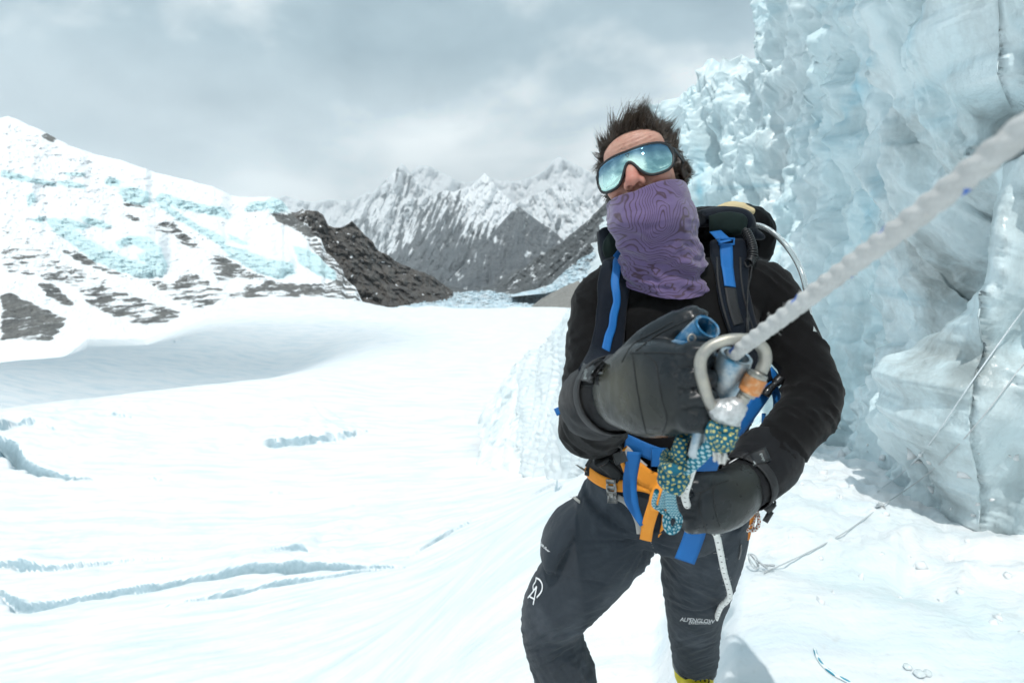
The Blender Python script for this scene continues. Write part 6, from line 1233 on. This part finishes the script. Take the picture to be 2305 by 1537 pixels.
def build_cord():
    root = empty('teal_cord', C(1515, 1195, 0.97), 'teal cord dotted with yellow, tied in two knots below the carabiner', 'cord')
    def tube(nm, rows, r, mat, n=60, seg=12):
        P = cr(np.vstack([C(*q) for q in rows]), n); V, Fc, uv = loft(P, r, None, seg); return obj(nm, mesh(nm, V, Fc, mat, True, uv), root)
    def coil(nm, rows, R, turns, r, mat, n=200):
        P = cr(np.vstack([C(*q) for q in rows]), n); T, A, B = frames(P); a = np.linspace(0, 2 * np.pi * turns, n); Rr = R * (1 - 0.35 * np.abs(np.linspace(-1, 1, n)) ** 3)
        Q = P + A * (Rr * np.cos(a))[:, None] + B * (Rr * np.sin(a))[:, None]; V, Fc, uv = loft(Q, r, None, 12); return obj(nm, mesh(nm, V, Fc, mat, True, uv), root)
    coil('knot', [(1634, 938, 0.655), (1628, 965, 0.652), (1620, 1002, 0.655)], 0.0105, 3.4, 0.0078, M_TEAL); tube('knot', [(1618, 945, 0.650), (1604, 965, 0.642), (1606, 985, 0.640), (1624, 1000, 0.642), (1640, 985, 0.648), (1636, 950, 0.655)], 0.0078, M_TEAL); tube('knot', [(1640, 935, 0.65), (1645, 960, 0.645), (1640, 990, 0.645), (1622, 1008, 0.65)], 0.0075, M_TEAL)
    tube('strand', [(1610, 980, 0.650), (1585, 1010, 0.670), (1560, 1035, 0.695), (1540, 1050, 0.715)], 0.0055, M_TEAL2); tube('strand', [(1614, 990, 0.655), (1590, 1022, 0.675), (1562, 1048, 0.70), (1542, 1062, 0.72)], 0.0055, M_TEAL2)
    tube('strand', [(1548, 960, 0.715), (1537, 985, 0.712), (1528, 1010, 0.712), (1520, 1035, 0.718)], 0.0088, M_TEAL); tube('strand', [(1536, 985, 0.70), (1532, 1010, 0.70), (1530, 1040, 0.705)], 0.0080, M_TEAL)
    coil('knot', [(1522, 1030, 0.72), (1518, 1060, 0.735), (1512, 1092, 0.755)], 0.0125, 3.2, 0.0088, M_TEAL); tube('knot', [(1538, 1045, 0.71), (1520, 1055, 0.70), (1505, 1050, 0.71), (1500, 1030, 0.725), (1512, 1018, 0.725)], 0.0085, M_TEAL); tube('knot', [(1500, 1080, 0.735), (1515, 1098, 0.735), (1530, 1090, 0.735), (1535, 1070, 0.73)], 0.0085, M_TEAL)
    for k in range(4): tube('strand', [(1500 + k * 5, 1092, 0.765), (1492 + k * 5, 1115, 0.80), (1484 + k * 6, 1142, 0.85)], 0.0028, M_TEAL2, 30, 8)
    tube('strand', [(1478, 1105, 0.80), (1472, 1135, 0.85), (1486, 1146, 0.86), (1502, 1160, 0.87)], 0.0038, M_TEAL2)
    for k in range(3): tube('strand', [(1505 + k * 6, 1095, 0.76), (1503 + k * 6, 1120, 0.80), (1506 + k * 7, 1145, 0.84), (1516 + k * 5, 1160, 0.87)], 0.0042, M_TEAL2, 40, 10)
    for R, rr, dx in ((0.0135, 0.0042, 0), (0.0085, 0.0036, 1)):
        th = np.linspace(0, 2 * np.pi, 40, endpoint=False); c = C(1514 + dx, 1174, 0.868 - dx * 0.004); Q = c + XV * (R * 0.85 * np.cos(th))[:, None] + ZV * (R * 1.25 * np.sin(th))[:, None] - YV * (0.002 * np.sin(2 * th))[:, None]; V, Fc, uv = loft(Q, rr, None, 10, None, False, 2.0, True); obj('loop', mesh('loop', V, Fc, M_TEAL2, True, uv), root)
    for c, d, cnt in ((C(1618, 1010, 0.652), C(1624, 1032, 0.652), 170), (C(1522, 1092, 0.76), C(1530, 1108, 0.77), 70)):
        mb = MB(); ax = d - c
        for _ in range(cnt):
            o = unit(RNG.normal(size=3)) * 0.007 * RNG.rand(); e = unit(RNG.normal(size=3)) * 0.007 * RNG.rand(); mb.add(*loft(np.array([c + o, c + ax * 0.55 + o * 1.3, c + ax * RNG.uniform(0.75, 1.1) + o + e]), np.array([0.0012, 0.0011, 0.0005]), None, 4))
        obj('frayed_end', mb.mesh('frayed_end', M_FRAY), root, kind='stuff')
    return root
build_cord()
def hollow(rows, r0, wall, seg=28, n=20, ref=None, power=2.0):
    q = cr(joints(rows), n); Vo, Fo, _ = loft(q[:, :3], q[:, 3], q[:, 4], seg, ref, False, power); Vi, Fi, _ = loft(q[:, :3], q[:, 3] - wall, q[:, 4] - wall, seg, ref, False, power); m = len(Vo); k0 = (n - 1) * seg
    Fi = [list(np.array(f)[::-1] + m) for f in Fi]; rim = [[k0 + k, k0 + (k + 1) % seg, m + k0 + (k + 1) % seg, m + k0 + k] for k in range(seg)] + [[(k + 1) % seg, k, m + k, m + (k + 1) % seg] for k in range(seg)]
    return np.vstack([Vo, Vi]), Fo + Fi + rim
def plate(pts, d0, t, bev=0.0012):
    """thick plate cut to an outline given in photo pixels with a depth each"""
    P = np.vstack([C(*p) for p in pts]); c = P.mean(0); nrm = unit(CAM - c); n = len(P); bm = bmesh.new(); vs_ = [bm.verts.new(Vector(p)) for p in P]; f = bm.faces.new(vs_)
    r = bmesh.ops.extrude_face_region(bm, geom=[f]); [setattr(v, 'co', v.co + Vector(-nrm * t)) for v in r['geom'] if isinstance(v, bmesh.types.BMVert)]
    bmesh.ops.recalc_face_normals(bm, faces=bm.faces); bmesh.ops.bevel(bm, geom=bm.edges[:], offset=bev, segments=2, affect='EDGES', profile=0.6)
    V = np.array([v.co[:] for v in bm.verts]); Fc = [[v.index for v in q.verts] for q in bm.faces]; bm.free(); return V, Fc
def build_ascender():
    root = empty('ascender', C(1565, 1030, 0.69), 'worn blue rope ascender held in the raised glove', 'ascender')
    V, Fc = hollow([(1545, 778, 0.702, 0.0165), (1562, 760, 0.688, 0.0162), (1580, 744, 0.674, 0.0158), (1589, 737, 0.668, 0.0160), (1592, 734, 0.666, 0.0166)], 0.02, 0.0040); obj('upper_channel', mesh('upper_channel', V, Fc, M_ASC), root)
    V, Fc = plate([(1506, 770, 0.690), (1518, 763, 0.686), (1545, 768, 0.676), (1575, 782, 0.668), (1600, 800, 0.664), (1612, 822, 0.663), (1606, 860, 0.668), (1596, 900, 0.674), (1590, 950, 0.678), (1578, 1000, 0.684), (1570, 1030, 0.690), (1552, 1026, 0.692), (1556, 990, 0.688), (1566, 930, 0.680), (1572, 870, 0.674), (1568, 825, 0.670), (1545, 795, 0.676), (1522, 782, 0.684)], 0, 0.010, 0.0022); obj('frame_plate', mesh('frame_plate', V, Fc, M_ASC, True), root)
    P = cr(np.vstack([C(1578, 835, 0.666), C(1582, 880, 0.668), C(1580, 930, 0.670), C(1572, 985, 0.676), C(1562, 1026, 0.684)]), 24); V, Fc, _ = loft(P, 0.0075, 0.006, 14, XV, True, 2.6); obj('handle_rail', mesh('handle_rail', V, Fc, M_ASC2), root)
    V, Fc = hollow([(1622, 905, 0.672, 0.0115, 0.011), (1628, 880, 0.668, 0.0155, 0.014), (1640, 845, 0.658, 0.0185, 0.016), (1652, 812, 0.648, 0.0195, 0.017), (1658, 800, 0.644, 0.0190, 0.0165)], 0.02, 0.004); obj('rope_channel', mesh('rope_channel', V, Fc, M_ASC2), root)
    V, Fc = plate([(1604, 800, 0.672), (1630, 790, 0.668), (1645, 815, 0.668), (1640, 860, 0.672), (1632, 898, 0.678), (1612, 905, 0.68), (1600, 870, 0.676)], 0, 0.008, 0.002); obj('cam_cover', mesh('cam_cover', V, Fc, M_ASC, True), root)
    th = np.linspace(0, 2 * np.pi, 20, endpoint=False); c = C(1557, 762, 0.664); Q = c + XV * (0.0042 * np.cos(th))[:, None] + ZV * (0.0050 * np.sin(th))[:, None]; V, Fc, _ = loft(Q, 0.0012, None, 8, None, False, 2, True); obj('rivet_eye', mesh('rivet_eye', V, Fc, M_STEEL), root)
    mb = MB(); mb.add(*loft(np.array([C(1617, 820, 0.656), C(1617, 820, 0.668)]), 0.0052, None, 14)); obj('cam_pin', mb.mesh('cam_pin', M_ASC), root)
    return root
build_ascender()
def build_carabiner():
    root = empty('carabiner', C(1640, 925, 0.64), 'scuffed silver locking carabiner with orange screw gate', 'carabiner')
    pts = [(1712, 838, .634), (1722, 812, .632), (1718, 786, .630), (1696, 768, .628), (1660, 763, .627), (1626, 768, .628), (1596, 782, .630), (1578, 806, .632), (1577, 836, .634), (1584, 866, .636), (1592, 896, .639), (1602, 914, .641), (1624, 926, .643), (1650, 920, .643), (1668, 904, .641), (1676, 890, .640)]
    P = cr(np.vstack([C(*p) for p in pts]), 90); V, Fc, _ = loft(P, 0.0076, 0.0064, 16, np.array([0.1, -1, 0.2]), True, 2.4); obj('body', mesh('body', V, Fc, M_STEEL), root)
    a, b = C(1710, 838, .633), C(1672, 902, .641); V, Fc, _ = loft(np.linspace(a, b, 12), 0.0062, None, 14); obj('gate', mesh('gate', V, Fc, M_STEEL), root)
    a, b = C(1703, 848, .632), C(1684, 884, .638); n = 40; Q = np.linspace(a, b, n); rr = 0.0118 + 0.00035 * np.sin(np.arange(n) * 1.6); rr[:3] = [0.0105, 0.0115, 0.0118]; rr[-4:] = [0.0115, 0.0108, 0.0098, 0.0085]
    V, Fc, _ = loft(Q, rr, None, 36); V += unit(V - np.repeat(Q, 36, 0)[:len(V)]) * (0.0004 * np.tile(np.cos(np.arange(36) * np.pi), n))[:, None]; obj('screw_sleeve', mesh('screw_sleeve', V, Fc, M_COPPER), root)
    for f in (-0.06, 1.02): c = lerp(a, b, f); dd = unit(b - a) * 0.003; V, Fc, _ = loft(np.array([c - dd, c + dd]), 0.0108 if f < 0.5 else 0.0088, None, 24); obj('collar', mesh('collar', V, Fc, M_STEEL), root)
    V, Fq = remesh([limb([(1606, 912, .640, 0.009), (1622, 924, .641, 0.0135), (1640, 926, .641, 0.0150), (1656, 916, .640, 0.0125), (1668, 906, .640, 0.009)], 16, 18), limb([(1640, 915, .642, 0.012), (1642, 938, .645, 0.0125), (1642, 956, .648, 0.0105)], 10, 16)], 0.0022, 3)
    V += normals(V, Fq) * (0.0018 * fbm(V * 160, 3, ridge=True))[:, None]; obj('tape_wrap', mesh('tape_wrap', V, quads(Fq), M_TAPE), root)
    strokes_px = [((1584, 850), (1590, 880))]
    return root
build_carabiner()
def build_screw():
    root = empty('ice_screw', C(1672, 1216, 1.33), 'orange ice screw hanging at the climber\'s hip under the lower glove', 'ice screw')
    P = np.linspace(C(1688, 1150, 1.30), C(1675, 1210, 1.33), 120); T, A, B = frames(P); seg = 16; th = np.linspace(0, 2 * np.pi, seg, endpoint=False); v = np.linspace(0, 1, 120)
    rr = 0.0105 + 0.0022 * np.maximum(0, np.sin(2 * np.pi * (v[:, None] * 12 - th[None] / (2 * np.pi)))); V = (P[:, None] + A[:, None] * (rr * np.cos(th))[..., None] + B[:, None] * (rr * np.sin(th))[..., None]).reshape(-1, 3)
    obj('shaft', mesh('shaft', V, gridfaces(120, seg, True).tolist() + [list(range(seg)), list(range(119 * seg, 120 * seg))], M_ORSCREW), root); V, Fc, _ = loft(np.array([C(1675, 1210, 1.33), C(1673, 1222, 1.335)]), np.array([0.0105, 0.009]), None, 16); obj('tip', mesh('tip', V, Fc, M_GREYPL), root)
    r2 = empty('accessory_cord', C(1690, 1190, 1.30), 'coil of red and white cord clipped at the hip behind the lower glove', 'cord'); rng = np.random.RandomState(8)
    for k in range(6):
        th = np.linspace(0, 2 * np.pi, 44, endpoint=False); cx = 1682 + rng.uniform(-10, 10); w = rng.uniform(9, 17); hh = rng.uniform(26, 38); d = 1.285 + 0.012 * k; Q = C(cx + w * np.cos(th) + 5 * np.sin(2 * th + k), 1158 + hh * np.sin(th), d + 0.008 * np.sin(th + k)); V, Fc, uv = loft(Q, 0.0042, None, 10, None, False, 2, True); obj('loop', mesh('loop', V, Fc, M_REDCORD, True, uv), r2)
build_screw()
# ================================================================== FIXED LINES AND LOOSE BITS ON THE SNOW
W_BVH = obj_bvh(WALL)
def on_land(pts, off):
    P = []
    for q in pts:
        d = unit(rays(q[0], q[1])); best = None
        for b in (G_BVH, W_BVH):
            h = b.ray_cast(Vector(CAM), Vector(d))
            if h[0] is not None and (best is None or h[3] < best[0]): best = (h[3], np.array(h[0]), np.array(h[1]))
        P.append(best[1] - d * off if best else C(q[0], q[1], 6.0))
    return np.array(P)
def fixed_line(name, pts, r, mat, label, off=0.03, n=80, sm=14, tail=True):
    P = smooth_path(on_land(dense(pts, n), off), sm); root = empty(name, P[0], label, 'rope'); V, Fc, uv = loft(P, r, None, 8); obj('rope_strand', mesh('rope_strand', V, Fc, mat, True, uv), root); return root, P
M_GREYROPE = cord_mat('grey_cord', (0.42, 0.45, 0.46), (0.62, 0.64, 0.65), 120.0, 3.0, 0.05); M_PALEROPE = cord_mat('pale_cord', (0.62, 0.66, 0.68), (0.35, 0.42, 0.46), 120.0, 3.0, 0.04); M_FLECK = cord_mat('white_teal_flecked_cord', (0.70, 0.74, 0.75), (0.04, 0.32, 0.45), 22.0, 2.0, 0.10)
r, P = fixed_line('fixed_line', [(1720, 1288), (1800, 1252), (1900, 1200), (1985, 1138), (2060, 1088), (2120, 1040), (2190, 965), (2250, 890), (2310, 810), (2400, 700)], 0.0032, M_GREYROPE, 'grey fixed rope rising from the snow up the ice wall at right')
mb = MB(); c = on_land([(1982, 1139)], 0.03)[0]
for k in range(3):
    th = np.linspace(0, 2 * np.pi, 24, endpoint=False); Q = c + XV * (0.02 * np.cos(th + k))[:, None] + ZV * (0.025 * np.sin(th))[:, None] + YV * (0.02 * np.sin(th * 2 + k))[:, None]; mb.add(*loft(Q, 0.0045, None, 8, None, False, 2, True))
obj('line_knot', mb.mesh('line_knot', M_GREYROPE), r)
fixed_line('fixed_line', [(1975, 1105), (2030, 1065), (2080, 1015), (2130, 945), (2178, 873), (2240, 785), (2302, 700), (2380, 600)], 0.0035, M_PALEROPE, 'thin pale rope lying higher up across the ice wall')
fixed_line('rope_end', [(1834, 1460), (1840, 1478), (1856, 1500), (1880, 1518), (1910, 1534), (1950, 1560)], 0.0055, M_FLECK, 'white cord flecked teal half buried in the snow near the bottom edge', 0.012, 60, 3)
c = on_land([(1717, 1286)], 0.01)[0]; root = empty('buried_anchor', c, 'small grey heap of cord and ice at the foot of the fixed rope', 'anchor'); rng = np.random.RandomState(5)
for k in range(4):
    th = np.linspace(0, 2 * np.pi, 24, endpoint=False); Q = c + np.array([rng.uniform(-.05, .05), rng.uniform(-.05, .05), 0.02]) + XV * (0.02 * np.cos(th + k))[:, None] + ZV * (0.02 * np.sin(th) + 0.01)[:, None] + YV * (0.03 * np.sin(th + k))[:, None]; V, Fc, uv = loft(Q, 0.0035, None, 8, None, False, 2, True); obj('loop', mesh('loop', V, Fc, M_GREYROPE, True, uv), root)
c = on_land([(2066, 1512)], 0.0)[0]; root = empty('plastic_scrap', c, 'crumpled clear wrapper frozen into the ice at bottom right', 'wrapper')
V, Fq = remesh([ball(c + np.array([rng.uniform(-.03, .03), rng.uniform(-.03, .03), 0.008]), (0.012, 0.011, 0.006), 8) for _ in range(5)], 0.004, 2); V += normals(V, Fq) * (0.006 * fbm(V * 70, 3, ridge=True))[:, None]; obj('film', mesh('film', V, quads(Fq), Mat('clear_film', (0.7, 0.76, 0.77), 0.15, 0.6).m), root)
# crumbs of ice along the foot of the wall
M_CRUMB = plain('ice_crumb', (0.84, 0.86, 0.87), 0.6, 0.3, 0, 0.3, 20, 0.05)
def build_crumbs():
    rng = np.random.RandomState(12); mb = MB(); bm = bmesh.new(); bmesh.ops.create_icosphere(bm, subdivisions=1, radius=1.0); bv = np.array([v.co[:] for v in bm.verts]); bf = [[v.index for v in f.verts] for f in bm.faces]; bm.free()
    pts = []
    while len(pts) < 60:
        x = rng.uniform(1660, 2300); y = rng.uniform(960, 1440)
        if y > 940 + 0.2 * (x - 1850) and rng.rand() < np.exp(-(y - 960) / 190): pts.append((x, y))
    P = on_land(pts, 0.0)
    for p in P:
        s = np.exp(rng.normal(-4.6, 0.5)) * (1 + np.hypot(p[0], p[1]) * 0.12); R = np.array(Matrix.Rotation(rng.uniform(0, 6.3), 3, Vector(rng.normal(size=3)))); mb.add((bv * (1 + 0.35 * rng.normal(size=(len(bv), 1)))) @ R * s * rng.uniform(0.6, 1.2, 3) + p, bf)
    obj('ice_crumbs', mb.mesh('ice_crumbs', M_CRUMB, True), label='scattered crumbs of snow and ice below the wall', kind='stuff')
build_crumbs()
